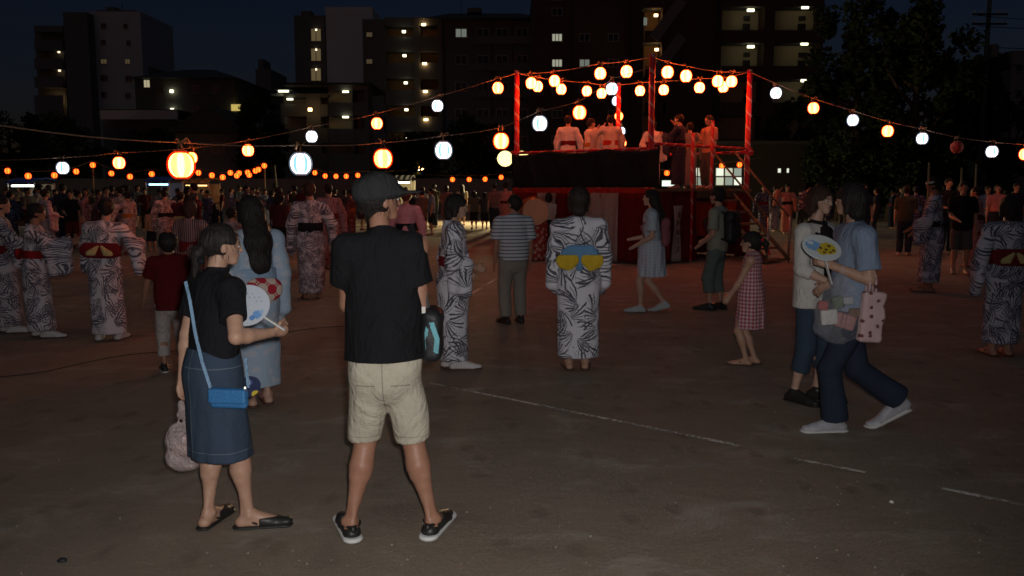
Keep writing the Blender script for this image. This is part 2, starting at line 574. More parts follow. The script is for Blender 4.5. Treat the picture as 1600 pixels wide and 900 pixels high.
def surface(name, f, lo, vox):
    ins = f < 0
    n = f.shape
    cnt = np.zeros([x - 1 for x in n], np.int8)
    offs = [(i, j, k) for i in (0, 1) for j in (0, 1) for k in (0, 1)]
    for (i, j, k) in offs:
        cnt += ins[i:n[0] - 1 + i, j:n[1] - 1 + j, k:n[2] - 1 + k]
    cells = np.argwhere((cnt > 0) & (cnt < 8))
    idx = np.full(cnt.shape, -1, np.int32)
    ci, cj, ck = cells.T
    idx[ci, cj, ck] = np.arange(len(cells))
    acc = np.zeros((len(cells), 3)); num = np.zeros(len(cells))
    for o1 in offs:
        for a in range(3):
            if o1[a]: continue
            o2 = list(o1); o2[a] = 1
            f1 = f[ci + o1[0], cj + o1[1], ck + o1[2]]; f2 = f[ci + o2[0], cj + o2[1], ck + o2[2]]
            x = (f1 < 0) != (f2 < 0)
            t = np.where(x, f1 / np.where(x, f1 - f2, 1), 0)
            pt = np.repeat(np.array(o1, float)[None], len(cells), 0); pt[:, a] += t
            acc += pt * x[:, None]; num += x
    V = (cells + acc / num[:, None]) * vox + lo
    quads = []
    for a in range(3):
        sl1 = [slice(1, -1)] * 3; sl2 = [slice(1, -1)] * 3
        sl1[a] = slice(0, n[a] - 1); sl2[a] = slice(1, n[a])
        A = ins[tuple(sl1)]; B = ins[tuple(sl2)]
        e = np.argwhere(A != B)
        if not len(e): continue
        inA = A[e[:, 0], e[:, 1], e[:, 2]]
        e = e.copy()
        b, c = (a + 1) % 3, (a + 2) % 3
        base = e.copy()
        base[:, b] += 1; base[:, c] += 1
        def cell(db, dc):
            q = base.copy(); q[:, b] += db; q[:, c] += dc
            return idx[q[:, 0], q[:, 1], q[:, 2]]
        q = np.stack([cell(-1, -1), cell(0, -1), cell(0, 0), cell(-1, 0)], 1)
        q = np.where(inA[:, None], q, q[:, ::-1])
        quads.append(q)
    Q = np.concatenate(quads)
    me = bpy.data.meshes.new(name)
    me.vertices.add(len(V)); me.vertices.foreach_set('co', V.astype(np.float32).ravel())
    me.loops.add(Q.size); me.loops.foreach_set('vertex_index', Q.astype(np.int32).ravel())
    me.polygons.add(len(Q))
    me.polygons.foreach_set('loop_start', np.arange(0, Q.size, 4, dtype=np.int32))
    me.polygons.foreach_set('use_smooth', np.ones(len(Q), bool))
    me.update(calc_edges=True)
    return me

def rotz(a):
    c, s = math.cos(a), math.sin(a)
    return np.array([[c, -s, 0], [s, c, 0], [0, 0, 1.0]])
def rotx(a):
    c, s = math.cos(a), math.sin(a)
    return np.array([[1.0, 0, 0], [0, c, -s], [0, s, c]])
def roty(a):
    c, s = math.cos(a), math.sin(a)
    return np.array([[c, 0, s], [0, 1.0, 0], [-s, 0, c]])
def unit(v):
    v = np.array(v, float)
    return v / max(np.linalg.norm(v), 1e-9)

def two_bone(a, t, l1, l2, pole):
    a = np.array(a, float); t = np.array(t, float)
    d = t - a; L = np.linalg.norm(d)
    L2 = min(L, (l1 + l2) * 0.998)
    u = d / max(L, 1e-9)
    t = a + u * L2
    x = (l1 * l1 - l2 * l2 + L2 * L2) / (2 * L2)
    h = math.sqrt(max(l1 * l1 - x * x, 0))
    p = np.array(pole, float); p = p - u * (p @ u)
    return a + u * x + unit(p) * h, t
# ------------------------------------------------------------------ people
SKIN = skin_mat('skin', (0.50, 0.31, 0.22))
SKIN_TAN = skin_mat('skin_tanned', (0.36, 0.19, 0.125))
SKIN_PALE = skin_mat('skin_pale', (0.56, 0.37, 0.28))
HAIR = hair_mat('black_hair', (0.016, 0.013, 0.012))
HAIR_BROWN = hair_mat('brown_hair', (0.04, 0.022, 0.014))
EYE_W = plain('eye_white', (0.7, 0.68, 0.66), 0.3, var=0.02)
EYE_D = plain('eye_dark', (0.015, 0.01, 0.008), 0.2, var=0.02)
LIP = plain('lip', (0.38, 0.13, 0.11), 0.45, var=0.05)

class Sk:
    """joint positions of a posed figure facing +Y, its right hand on +X"""
    def __init__(s, h, feet=None, hands=None, head=(0, 0), lean=(0, 0), twist=0.0, pelvis=(0, 0), drop=0.0, w=1.0,
                 elbow=None, child=False, palms=None, headk=1.0, shz=0.0, knee_in=0.0):
        s.h = h; s.w = w
        s.feet = feet or [(-.055 * h, 0, 8, 0), (.055 * h, 0, -8, 0)]
        hz = (.50 if child else .515) * h - drop
        s.P = np.array([pelvis[0], pelvis[1], hz])
        lx, ly = R(lean[1]), R(lean[0])           # forward lean, sideways lean
        Rt = rotz(R(twist)) @ roty(lx) @ rotx(-ly)
        s.rt, s.fw, s.up = Rt @ np.array([1, 0, 0.]), Rt @ np.array([0, 1., 0]), Rt @ np.array([0, 0, 1.])
        T = lambda z, x=0, y=0: s.P + s.up * (z - hz / h) * h + s.rt * x * h + s.fw * y * h
        s.T = T
        s.waist = T(.61); s.chest = T(.74); s.C = T(.80)
        sw = .107 * w
        s.S = [T(.797 + shz, -sw, -.004), T(.797 + shz, sw, -.004)]
        s.neck0 = T(.81 + shz, 0, -.008)
        hk = 1.18 if child else headk
        s.hk = hk
        s.H = T((1 - .065 * headk) if not child else .922, 0, .018)          # head centre
        s.hr = rotz(R(twist)) @ rotz(R(head[0])) @ rotx(R(head[1]))
        # legs
        s.hip = [s.P + np.array([-.048 * h * w, 0, -.01 * h]), s.P + np.array([.048 * h * w, 0, -.01 * h])]
        s.ank, s.knee, s.fdir = [], [], []
        for i in (0, 1):
            fx, fy, fa, up = s.feet[i]
            an = np.array([fx, fy, .043 * h + up])
            fd = rotz(R(fa)) @ np.array([0, 1., 0])
            kn, an2 = two_bone(s.hip[i], an, .242 * h, .226 * h, fd + np.array([0, .2, 0]))
            kn[0] = kn[0] * (1 - knee_in) + s.P[0] * knee_in
            s.ank.append(an2); s.knee.append(kn); s.fdir.append(fd)
        # arms
        s.wr, s.el, s.hd, s.pn = [], [], [], []
        hands = hands or [None, None]
        for i in (0, 1):
            sg = -1 if i == 0 else 1
            t = hands[i]
            t = np.array(t, float) if t is not None else np.array([sg * .135 * h * w, .03 * h, .485 * h - drop])
            pole = np.array([sg * .45, -1.0, -.15]) if not elbow or elbow[i] is None else np.array(elbow[i], float)
            pole = rotz(R(twist)) @ pole
            e, t = two_bone(s.S[i], t, .168 * h, .142 * h, pole)
            s.el.append(e); s.wr.append(t); s.hd.append(unit(t - e))
            pn = np.array([-sg, .15, -.1]) if not palms or palms[i] is None else np.array(palms[i], float)
            s.pn.append(unit(pn - s.hd[i] * (pn @ s.hd[i])))

def hand_prims(f, wr, d, pn, sg, h, curl=0.5):
    """palm, four unequal fingers and a thumb leaving the side of the palm"""
    across = np.cross(d, pn) * sg              # towards the thumb side
    pal = wr + d * .052 * h
    f.limb(wr - d * .01 * h, pal, .0155 * h, .019 * h, .012, flat=(pn, .55))
    for i, (o, L) in enumerate(((.0165, .040), (.0055, .045), (-.0055, .042), (-.0155, .033))):
        b = pal + across * o * h * .95 + d * .002 * h
        d1 = unit(d + pn * curl * (.8 + .1 * i)); d2 = unit(d + pn * curl * 2.6)
        m = b + d1 * L * .55 * h; e = m + d2 * L * .55 * h
        f.limb(b - d * .015 * h, m, .0054 * h, .005 * h, .004)
        f.limb(m, e, .005 * h, .0041 * h, .003)
    tb = wr + d * .014 * h + across * .012 * h
    m = tb + unit(d * .6 + across * .75 + pn * .3) * .027 * h
    e = m + unit(d + across * .15 + pn * .35) * .024 * h
    f.limb(tb, m, .0075 * h, .0062 * h, .006)
    f.limb(m, e, .006 * h, .005 * h, .003)

def foot_prims(f, s, i, g=0.0, k=0.012):
    h = s.h; a = s.ank[i]; d = s.fdir[i]; up = s.feet[i][3]
    toe_z = .016 * h
    heel = a - d * .026 * h + np.array([0, 0, -.022 * h])
    ball = a + d * .085 * h; ball[2] = toe_z + .25 * up * .3
    toe = a + d * .118 * h; toe[2] = toe_z - .001
    f.limb(a, heel, .022 * h + g, .019 * h + g, k)
    f.limb(a, ball, .021 * h + g, .018 * h + g, k)
    f.limb(heel, ball, .019 * h + g, .023 * h + g, k, flat=((0, 0, 1), .8))
    f.limb(ball, toe, .023 * h + g, .017 * h + g, k, flat=((0, 0, 1), .7))

def body_field(s, arms=True, legs=True, hands=True, curl=(.5, .5)):
    h, w = s.h, s.w
    f = Field()
    fl = (s.fw, .7)
    f.limb(s.T(.50), s.T(.54), .088 * h * w, .088 * h * w, .03, flat=fl)
    f.limb(s.T(.56), s.T(.62), .078 * h * w, .074 * h * w, .04, flat=fl)
    f.limb(s.T(.64), s.T(.755), .076 * h * w, .088 * h * w, .04, flat=fl)
    f.limb(s.S[0], s.S[1], .036 * h, .036 * h, .05)
    f.limb(s.neck0, s.H + s.hr @ np.array([0, -.012, -.03]) * h, .033 * h * s.hk ** 1.5, .0285 * h * s.hk, .02)
    # head
    q = s.hk * h
    hp = lambda x, y, z: s.H + s.hr @ np.array([x, y, z]) * q
    f.ell(hp(0, -.006, .013), (.0455 * q, .056 * q, .052 * q), s.hr, .012)
    f.limb(hp(0, .014, -.012), hp(0, .032, -.046), .037 * q, .0165 * q, .02, flat=(s.hr @ np.array([1., 0, 0]), .94))
    f.limb(hp(0, .0495, .004), hp(0, .0575, -.015), .0042 * q, .0062 * q, .010)
    f.limb(hp(-.004, .0465, -.031), hp(.004, .0465, -.031), .005 * q, .005 * q, .008)
    for sg in (-1, 1):
        f.ell(hp(sg * .046, -.004, -.008), (.006 * q, .011 * q, .0165 * q), s.hr, .004)
    if arms:
        for i in (0, 1):
            sg = -1 if i == 0 else 1
            f.limb(s.S[i], s.el[i], .029 * h * w, .0225 * h, .02)
            mid = s.el[i] * .7 + s.wr[i] * .3
            f.limb(s.el[i], mid, .022 * h, .0235 * h, .012)
            f.limb(mid, s.wr[i], .0235 * h, .0145 * h, .012)
            if hands:
                hand_prims(f, s.wr[i], s.hd[i], s.pn[i], sg, h, curl[i])
            else:
                f.limb(s.wr[i], s.wr[i] + s.hd[i] * .075 * h, .017 * h, .013 * h, .01, flat=(s.pn[i], .6))
    if legs:
        for i in (0, 1):
            f.limb(s.hip[i], s.knee[i], .05 * h * w, .0315 * h, .03)
            d = s.ank[i] - s.knee[i]
            back = -s.fdir[i] * .008 * h
            c = s.knee[i] + d * .3 + back
            f.limb(s.knee[i], c, .0305 * h, .034 * h, .015)
            f.limb(c, s.knee[i] + d * .72 + back * .5, .0335 * h, .0185 * h, .012)
            f.limb(s.knee[i] + d * .7 + back * .5, s.ank[i], .0185 * h, .0165 * h, .01)
            sd = np.cross(s.fdir[i], np.array([0, 0, 1.]))
            for sg in (-1, 1):                      # calf heads, tendons behind the knee, ankle bones
                f.limb(s.knee[i] + d * .12 + back + sd * sg * .010 * h, s.knee[i] + d * .42 + back * 1.6 + sd * sg * .011 * h, .016 * h, .020 * h, .012)
                f.limb(s.knee[i] - d * .10 - s.fdir[i] * .014 * h + sd * sg * .014 * h, s.knee[i] + d * .06 - s.fdir[i] * .018 * h + sd * sg * .017 * h, .009 * h, .008 * h, .008)
                f.ell(s.ank[i] + sd * sg * .017 * h + np.array([0, 0, .004 * h]), (.008 * h, .009 * h, .010 * h), None, .008)
            f.limb(s.knee[i] + d * .68 + back * 1.6, s.ank[i] - s.fdir[i] * .022 * h + np.array([0, 0, -.012 * h]), .010 * h, .0085 * h, .010)
            foot_prims(f, s, i)
    return f

def face_parts(s, root, body):
    """eyes, brows and lips as small meshes of their own, children of the body"""
    q = s.hk * s.h
    hp = lambda x, y, z: s.H + s.hr @ np.array([x, y, z]) * q
    for sg in (-1, 1):
        e = Field(); e.ell(hp(sg * .0175, .0452, .0), (.0085 * q, .0045 * q, .0038 * q), s.hr, .002)
        o = link_mesh('eye', e.mesh('eye', .0016), EYE_W, root)
        e = Field(); e.ell(hp(sg * .0175, .0485, .0), (.0038 * q, .0022 * q, .0036 * q), s.hr, .002)
        link_mesh('iris', e.mesh('iris', .0013), EYE_D, o)
        e = Field(); e.limb(hp(sg * .009, .0500, .0125), hp(sg * .027, .0435, .0125), .0019 * q, .0014 * q, .002)
        link_mesh('eyebrow', e.mesh('eyebrow', .0013), HAIR, root)
    e = Field(); e.limb(hp(-.0095, .0475, -.0305), hp(.0095, .0475, -.0305), .0036 * q, .0036 * q, .002, flat=(s.hr @ np.array([0, 0, 1.]), .8))
    link_mesh('lips', e.mesh('lips', .0016), LIP, root)

def hair_field(s, style='short', vol=1.0):
    q = s.hk * s.h
    hr = s.hr
    hp = lambda x, y, z: s.H + hr @ np.array([x, y, z]) * q
    f = Field()
    g = .006 * vol
    f.ell(hp(0, -.012, .016), ((.0475 + g) * q, (.057 + g) * q, (.0545 + g) * q), hr, .012)
    f.limb(hp(0, -.036, .0), hp(0, -.034, -.028 if style != 'bunlow' else -.010), .036 * q, .026 * q, .02)
    if style in ('bob', 'long', 'full'):
        for sg in (-1, 1):
            f.limb(hp(sg * .04, -.012, .01), hp(sg * .042, -.012, -.045), .018 * q, .014 * q, .02)
        f.limb(hp(0, -.035, 0), hp(0, -.04, -.05), .045 * q, .036 * q, .02)
    # open the face: everything in front of the hairline
    f.ell(hp(0, .066, -.02), (.043 * q, .045 * q, .052 * q), hr, .008, mode='s')
    f.box(hp(0, .062, -.05), np.array([.07, .050, .052]) * q, .005, hr, .008, mode='s')
    if style in ('short', 'updo', 'pony', 'bunlow'):
        for sg in (-1, 1):
            f.ell(hp(sg * .05, .012, -.02), (.012 * q, .024 * q, .028 * q), hr, .006, mode='s')
    if style == 'updo':
        f.ell(hp(0, -.062, .03), (.03 * q, .026 * q, .03 * q), hr, .015)
    if style == 'bunlow':
        f.ell(hp(0, -.076, -.026), (.025 * q, .022 * q, .026 * q), hr, .006)
        f.limb(hp(0, -.080, -.040), hp(.004, -.086, -.10), .018 * q, .008 * q, .008)
    if style == 'pony':
        f.limb(hp(0, -.062, .022), hp(0, -.095, -.005), .014 * q, .02 * q, .01)
        f.limb(hp(0, -.095, -.005), hp(0, -.1, -.055), .02 * q, .008 * q, .01)
    if style == 'long':
        b = s.H + np.array([0, 0, .0 * q]) - s.fw * .03 * q
        e = s.T(.69) - s.fw * .083 * s.h
        m = s.T(.79) - s.fw * .066 * s.h
        f.limb(b, m, .056 * q, .062 * q * vol, .04, flat=(s.fw, .7))
        f.limb(m, e, .062 * q * vol, .05 * q * vol, .03, flat=(s.fw, .42))
    if style == 'full':
        f.ell(hp(0, -.02, .02), (.06 * q, .068 * q, .064 * q), hr, .012, clip=[(hp(0, .028, 0), hr @ np.array([0, 1., .0]))])
    ph = random.uniform(0, 9)
    f.disp = lambda X, Y, Z: .0009 * np.sin(X * 260 + ph + 2 * np.sin(Z * 31)) * np.sin(Y * 230 + 3 * np.sin(Z * 23)) + .0014 * np.sin(X * 71 + Y * 63 + Z * 40 + ph)
    return f

# ---- clothes
def folds(f, amp, seed=0, vert=0.35, fr=22.0):
    rs = np.random.RandomState(seed)
    ks = [(rs.uniform(-1, 1) * fr, rs.uniform(-1, 1) * fr, rs.uniform(-1, 1) * fr * vert * 2, rs.uniform(0, 6.3)) for _ in range(5)]
    def d(X, Y, Z):
        w = .35 * np.sin(X * 9 + Y * 7 + Z * 11 + seed)
        t = 0
        for a, b, c, p in ks:
            t = t + np.sin(a * X + b * Y + c * Z + p + w * 2.0)
        return amp * t * .45
    f.disp = d
    return f

def shirt(s, sleeve=.55, hem=.47, loose=1.0, seed=1, neck=True, amp=.004, hemw=1.0, hemd=.72):
    h, w = s.h, s.w
    f = Field(); fl = (s.fw, .72)
    a = .010 * h
    f.limb(s.T(hem - .06), s.T(.56), (.096 * w * loose * hemw) * h, (.09 * w * loose) * h + a * .4, .03, flat=(s.fw, hemd))
    f.limb(s.T(.56), s.T(.63), (.088 * w * loose) * h + a * .5, (.083 * w * loose) * h + a, .03, flat=fl)
    f.limb(s.T(.63), s.T(.755) + (s.S[0] - s.T(.797, -.107 * w, -.004)), (.083 * w * loose) * h + a, .089 * h * w + a, .03, flat=fl)
    f.limb(s.S[0] + s.rt * .012 * h, s.S[1] - s.rt * .012 * h, .044 * h, .044 * h, .05)
    f.limb(s.neck0, s.neck0 + s.T(.84, 0, .002) - s.T(.81, 0, -.008), .042 * h * s.hk, .036 * h * s.hk, .03, clip=[(s.neck0 + s.T(.842 if not neck else .85, 0, .0) - s.T(.81, 0, -.008), s.up + s.fw * .35)])
    if sleeve > 0:
        for i in (0, 1):
            if sleeve <= 1:
                e = s.S[i] + (s.el[i] - s.S[i]) * sleeve
                d = unit(s.el[i] - s.S[i])
                f.limb(s.S[i], e + d * .04 * h, .041 * h * w, .041 * h * w * max(loose, 1), .03, clip=[(e, d)])
            else:
                t = sleeve - 1
                f.limb(s.S[i], s.el[i], .04 * h, .034 * h, .02)
                d = unit(s.wr[i] - s.el[i]); e = s.el[i] + (s.wr[i] - s.el[i]) * t
                f.limb(s.el[i], e + d * .03 * h, .034 * h, .028 * h, .015, clip=[(e, d)])
    f.clip(s.T(hem), -s.up)
    return folds(f, amp, seed)

def trousers(s, length=1.95, loose=1.0, seed=2, amp=.004, top=.60, flare=0.0, hips=1.0):
    """length 1 = to the knee, 2 = to the ankle"""
    h, w = s.h, s.w
    f = Field(); fl = (s.fw, .76)
    w = w * hips
    f.limb(s.T(.49), s.T(.55), .095 * h * w, .09 * h * w, .03, flat=fl)
    f.limb(s.T(.55), s.T(.61), .09 * h * w, .082 * h * w, .03, flat=fl)
    for i in (0, 1):
        d = unit(s.knee[i] - s.hip[i])
        if length <= 1.2:
            e = s.hip[i] + (s.knee[i] - s.hip[i]) * length
            f.limb(s.hip[i], e + d * .06 * h, .058 * h * w, .047 * h * loose, .03, clip=[(e, d)])
        else:
            f.limb(s.hip[i], s.knee[i], .058 * h * w, .041 * h * loose, .03)
            t = length - 1
            d = unit(s.ank[i] - s.knee[i]); e = s.knee[i] + (s.ank[i] - s.knee[i]) * t
            f.limb(s.knee[i], e + d * .04 * h, .041 * h * loose, (.036 + flare) * h * loose, .02, clip=[(e, d)])
    f.clip(s.T(top), s.up)
    return folds(f, amp, seed)

def skirt(s, hem, r1, top=.60, r0=.082, depth=.78, amp=.006, seed=3, n=9):
    h, w = s.h, s.w
    f = Field(); fl = (s.fw, depth)
    z0 = s.T(top); mid = s.T(.52)
    lo = np.array([(s.ank[0][0] + s.ank[1][0]) / 2 * .5 + s.P[0] * .5, (s.ank[0][1] + s.ank[1][1]) / 2 * .5 + s.P[1] * .5, hem * h - .05 * h])
    f.limb(z0 + s.up * .03 * h, mid, r0 * h * w, max(.099 * w, r1 * .9) * h, .03, flat=fl)
    f.limb(mid, lo, max(.099 * w, r1 * .9) * h, r1 * h, .03, flat=fl)
    f.clip(z0, s.up); f.clip((0, 0, hem * h), (0, 0, -1))
    px, py = s.P[0], s.P[1]
    ph = seed * 1.7
    def d(X, Y, Z):
        a = np.arctan2(X - px, Y - py)
        g = np.clip((top * h - Z) / ((top - hem) * h), 0, 1)
        return amp * g * (np.sin(a * n + ph + 1.5 * np.sin(Z * 6)) + .5 * np.sin(a * (n * 2 + 1) + ph * 2 + Z * 9))
    f.disp = d
    return f

def robe(s, hem=.055, slv=.20, r_hem=.088, r_mid=.108, seed=4, amp=.004, width=1.0, sleeve_end=.62):
    """yukata: straight wrapped robe with deep hanging sleeves"""
    h, w = s.h, s.w
    f = Field(); fl = (s.fw, .74)
    cx = (s.ank[0] + s.ank[1]) / 2
    lo = np.array([cx[0], cx[1], hem * h])
    spread = abs(s.feet[0][0] - s.feet[1][0]) * .5 + abs(s.feet[0][1] - s.feet[1][1]) * .35
    f.limb(s.T(.615), s.T(.755), .094 * h * w * width, .099 * h * w * width, .03, flat=fl)
    f.limb(s.S[0], s.S[1], .046 * h, .046 * h, .05)
    f.limb(s.neck0 - s.fw * .012 * h, s.T(.842, 0, -.018), .045 * h, .040 * h, .025, clip=[(s.T(.842), s.up + s.fw * .25)])
    f.limb(s.T(.50), s.T(.62), r_mid * h * w, .096 * h * w * width, .04, flat=(s.fw, .82))
    f.limb(lo - np.array([0, 0, .04 * h]), s.T(.50), r_hem * h + spread * .35, r_mid * h * w, .04, flat=(s.fw, .84))
    for i in (0, 1):
        sg = -1 if i == 0 else 1
        pts = [s.S[i], s.S[i] * .4 + s.el[i] * .6, s.el[i], s.el[i] * .5 + s.wr[i] * .5, s.el[i] * (1 - sleeve_end) + s.wr[i] * sleeve_end]
        for a, b in zip(pts[:-1], pts[1:]):
            f.limb(a, b, .043 * h, .043 * h, .03)
        dw = np.array([0, 0, -1.0])
        L = [0, .06, slv, slv * 1.04, slv]
        prev = None
        for p, l in list(zip(pts, L))[1:]:
            q = p + dw * l * h + np.array([sg * .012 * h, 0, 0])
            f.limb(p, q, .026 * h, .018 * h, .05)
            if prev is not None:
                for t in (.35, .7, 1.0):
                    f.limb(prev[0] * (1 - t) + prev[1] * t, p * (1 - t) + q * t, .020 * h, .020 * h, .05)
            prev = (p, q)
    f.clip((0, 0, hem * h), (0, 0, -1))
    px, py = s.P[0], s.P[1]
    base = folds(Field(), amp, seed, .2, 26).disp
    def d(X, Y, Z):
        a = np.arctan2(X - px, Y - py)
        g = np.clip((.5 * h - Z) / (.45 * h), 0, 1)
        return base(X, Y, Z) + .004 * g * np.sin(a * 5 + seed + 2 * np.sin(Z * 5))
    f.disp = d
    return f

def band(src, s, z0, z1, infl=.012):
    """a sash: the torso of a garment, thickened, between two heights"""
    h = s.h
    f = Field(); w = s.w; fl = (s.fw, .76)
    f.limb(s.T(z0 - .03), s.T(z1 + .03), (.1005 * w) * h + infl, .099 * h * w + infl, .03, flat=fl)
    f.clip(s.T(z0), -s.up); f.clip(s.T(z1), s.up)
    base = folds(Field(), .0025, 7, .9, 30).disp
    f.disp = base
    return f

def shoe_parts(s, root, i, upper, sole=None, vox=.006, kind='closed'):
    h = s.h
    f = Field()
    a, d = s.ank[i], s.fdir[i]
    foot_prims(f, s, i, .006, .01)
    top = .075 * h if kind == 'closed' else .045 * h
    tilt = np.array([0, 0, 1.0]) + d * (-.30 if kind == 'closed' else .0)
    f.clip((a[0], a[1], a[2] - .043 * h + top), tilt)
    f.clip((0, 0, .008), (0, 0, -1))
    if kind == 'zori':                             # flat sandal: only a thong over the foot
        f = Field()
        up = np.array([0, 0, 1.])
        sd = np.cross(d, up)
        b = a + d * .09 * h; b[2] = .026 * h + .25 * s.feet[i][3] * .3
        for sg in (-1, 1):
            q = a + d * .03 * h + sd * sg * .026 * h; q[2] = .03 * h
            f.limb(b, q, .0042 * h, .0042 * h, .004)
        vox = min(vox, .005)
    if kind == 'clog':                             # strap round the heel, open sides
        f.ell(a + np.array([0, 0, .0]) - d * .0 * h, (.05 * h, .05 * h, .02 * h), None, .006, mode='s')
        st = Field()
    o = link_mesh('shoe', f.mesh('shoe', vox), upper, root)
    if sole is not None:
        g = Field()
        hl = a - d * .03 * h; tl = a + d * .115 * h
        z = .008
        hl[2] = z + (s.feet[i][3] * .9 if s.feet[i][3] > 0 else 0); tl[2] = z
        g.limb(hl, tl, .026 * h, .030 * h, .006, flat=((0, 0, 1), .32))
        g.clip((0, 0, 0.0), (0, 0, -1))
        link_mesh('sole', g.mesh('sole', min(vox, .006)), sole, o)
    return o

def flyaways(s, ho, mat, n=260):
    """single strands standing off the hair"""
    me = ho.data; V = me.vertices; rs = random.Random(int(s.h * 1000)); m = MB()
    top = s.H[2] + .07
    for _ in range(n):
        v = V[rs.randrange(len(V))]; p = Vector(v.co); nr = Vector(v.normal)
        dn = Vector((rs.gauss(0, .35), rs.gauss(0, .35), -1)); dn = (dn - nr * dn.dot(nr) * .8)
        if dn.length < 1e-3: continue
        dn.normalize(); L = rs.uniform(.02, .06); o = rs.uniform(.0, .007)
        q = [p - nr * .002, p + dn * L * .5 + nr * (o + .002), p + dn * L + nr * o * rs.uniform(.5, 1.8)]
        m.tube(q, [.0011, .0010, .0004], 3, False)
    tag(link_mesh('loose_strands', m.mesh('loose_strands', True), mat, ho), kind='stuff')

def person(label, foot, top, yaw, group=None, feetz=0.0, at=None, h=None, vox=.01, detail=1, skin=None, hair='short', hair_m=None,
           hair_vol=1.0, legs=True, curl=(.5, .5), face=False, **pose):
    """an Empty at the feet parenting one continuous body mesh and its hair; clothes are added by the caller"""
    if at is None:
        at = G(*foot)
    if h is None:
        h = PD(foot[0], top, at.y).z - at.z
    # poses are given for a figure 1.6 m tall
    k = h / 1.6
    sc3 = lambda v: None if v is None else tuple(x * k for x in v)
    def hand(v):
        if v is None: return None
        if v[0] == 'px':                        # where the hand is seen: pixel and distance
            q = rotz(-R(yaw)) @ np.array(PD(v[1], v[2], v[3]) - at)
            return tuple(q)
        return sc3(v)
    if pose.get('hands'): pose['hands'] = [hand(v) for v in pose['hands']]
    if pose.get('feet'): pose['feet'] = [(a * k, b * k, c, d * k) for a, b, c, d in pose['feet']]
    if pose.get('pelvis'): pose['pelvis'] = tuple(x * k for x in pose['pelvis'])
    s = Sk(h, **pose)
    root = empty('person', at, R(yaw))
    tag(root, label, 'person', group)
    bf = body_field(s, legs=legs, hands=vox <= .0085, curl=curl)
    body = link_mesh('body', bf.mesh('body', vox), skin or SKIN, root)
    if hair:
        link_mesh('hair', hair_field(s, hair, hair_vol).mesh('hair', vox * .9), hair_m or HAIR, root)
    if face: face_parts(s, root, body)
    if hair and vox <= .0085: flyaways(s, [c for c in root.children if c.name.startswith('hair')][0], hair_m or HAIR)
    s.root = root; s.vox = vox; s.body = body
    return s

def wear(s, name, f, mat, vox=None, parent=None):
    return link_mesh(name, f.mesh(name, vox or s.vox), mat, parent or s.root)

def world_pt(s, p):
    """local point of a figure -> world"""
    a = s.root.rotation_euler.z
    v = rotz(a) @ np.array(p, float)
    return Vector((v[0], v[1], v[2])) + s.root.location
# ------------------------------------------------------------------ ground
random.seed(7)
def ground_material():
    m, nt, bs = new_mat('packed_dirt')
    v = coords(nt)
    big = noise(nt, v, 0.35, 5.0, 0.6)
    mid = noise(nt, mapping(nt, v, (1.0, 1.6, 1.0), (0, 0, 0.3)), 1.5, 6.0, 0.68, 0.5)
    fine = noise(nt, v, 46.0, 8.0, 0.88)
    grit = noise(nt, v, 240.0, 3.0, 0.8)
    c = mixc(nt, big, (0.255, 0.200, 0.150), (0.345, 0.280, 0.215))
    pale = math_node(nt, 'MULTIPLY', math_node(nt, 'SUBTRACT', mid, 0.53), 4.5, clamp=True)
    c = mixc(nt, math_node(nt, 'MULTIPLY', pale, 0.75), c, (0.50, 0.45, 0.38))
    dark = math_node(nt, 'MULTIPLY', math_node(nt, 'SUBTRACT', 0.45, mid), 4.0, clamp=True)
    c = mixc(nt, math_node(nt, 'MULTIPLY', dark, 0.45), c, (0.085, 0.062, 0.045))
    vr = nt.nodes.new('ShaderNodeTexVoronoi'); vr.voronoi_dimensions = '2D'; vr.inputs['Scale'].default_value = 2.6
    nt.links.new(mapping(nt, v, (1.0, .55, 1.0), (0, 0, .5)), vr.inputs['Vector'])
    scuff = math_node(nt, 'MULTIPLY', math_node(nt, 'SUBTRACT', .24, math_node(nt, 'ADD', vr.outputs['Distance'], math_node(nt, 'MULTIPLY', noise(nt, v, 9.0, 3.0), .18))), 9.0, clamp=True)
    c = mixc(nt, math_node(nt, 'MULTIPLY', scuff, 0.30), c, (0.12, 0.09, 0.065))
    sp = math_node(nt, 'MULTIPLY', math_node(nt, 'SUBTRACT', fine, 0.56), 7.0, clamp=True)
    c = mixc(nt, math_node(nt, 'MULTIPLY', sp, 0.75), c, (0.56, 0.50, 0.42))
    sd = math_node(nt, 'MULTIPLY', math_node(nt, 'SUBTRACT', 0.44, fine), 7.0, clamp=True)
    c = mixc(nt, math_node(nt, 'MULTIPLY', sd, 0.70), c, (0.07, 0.052, 0.038))
    nt.links.new(c, bs.inputs['Base Color'])
    bs.inputs['Roughness'].default_value = 0.95
    bs.inputs['Specular IOR Level'].default_value = 0.15
    h = math_node(nt, 'ADD', math_node(nt, 'SUBTRACT', mid, math_node(nt, 'MULTIPLY', scuff, .35)),
                  math_node(nt, 'ADD', math_node(nt, 'MULTIPLY', fine, 0.6), math_node(nt, 'MULTIPLY', grit, 0.12)))
    bump(nt, bs, h, 0.7, 0.04)
    return m
g = MB()
g.v = [Vector((-700, -40, 0)), Vector((700, -40, 0)), Vector((700, 1100, 0)), Vector((-700, 1100, 0))]
g.f = [(0, 1, 2, 3)]
ground = g.build('ground', ground_material())
tag(ground, kind='structure')

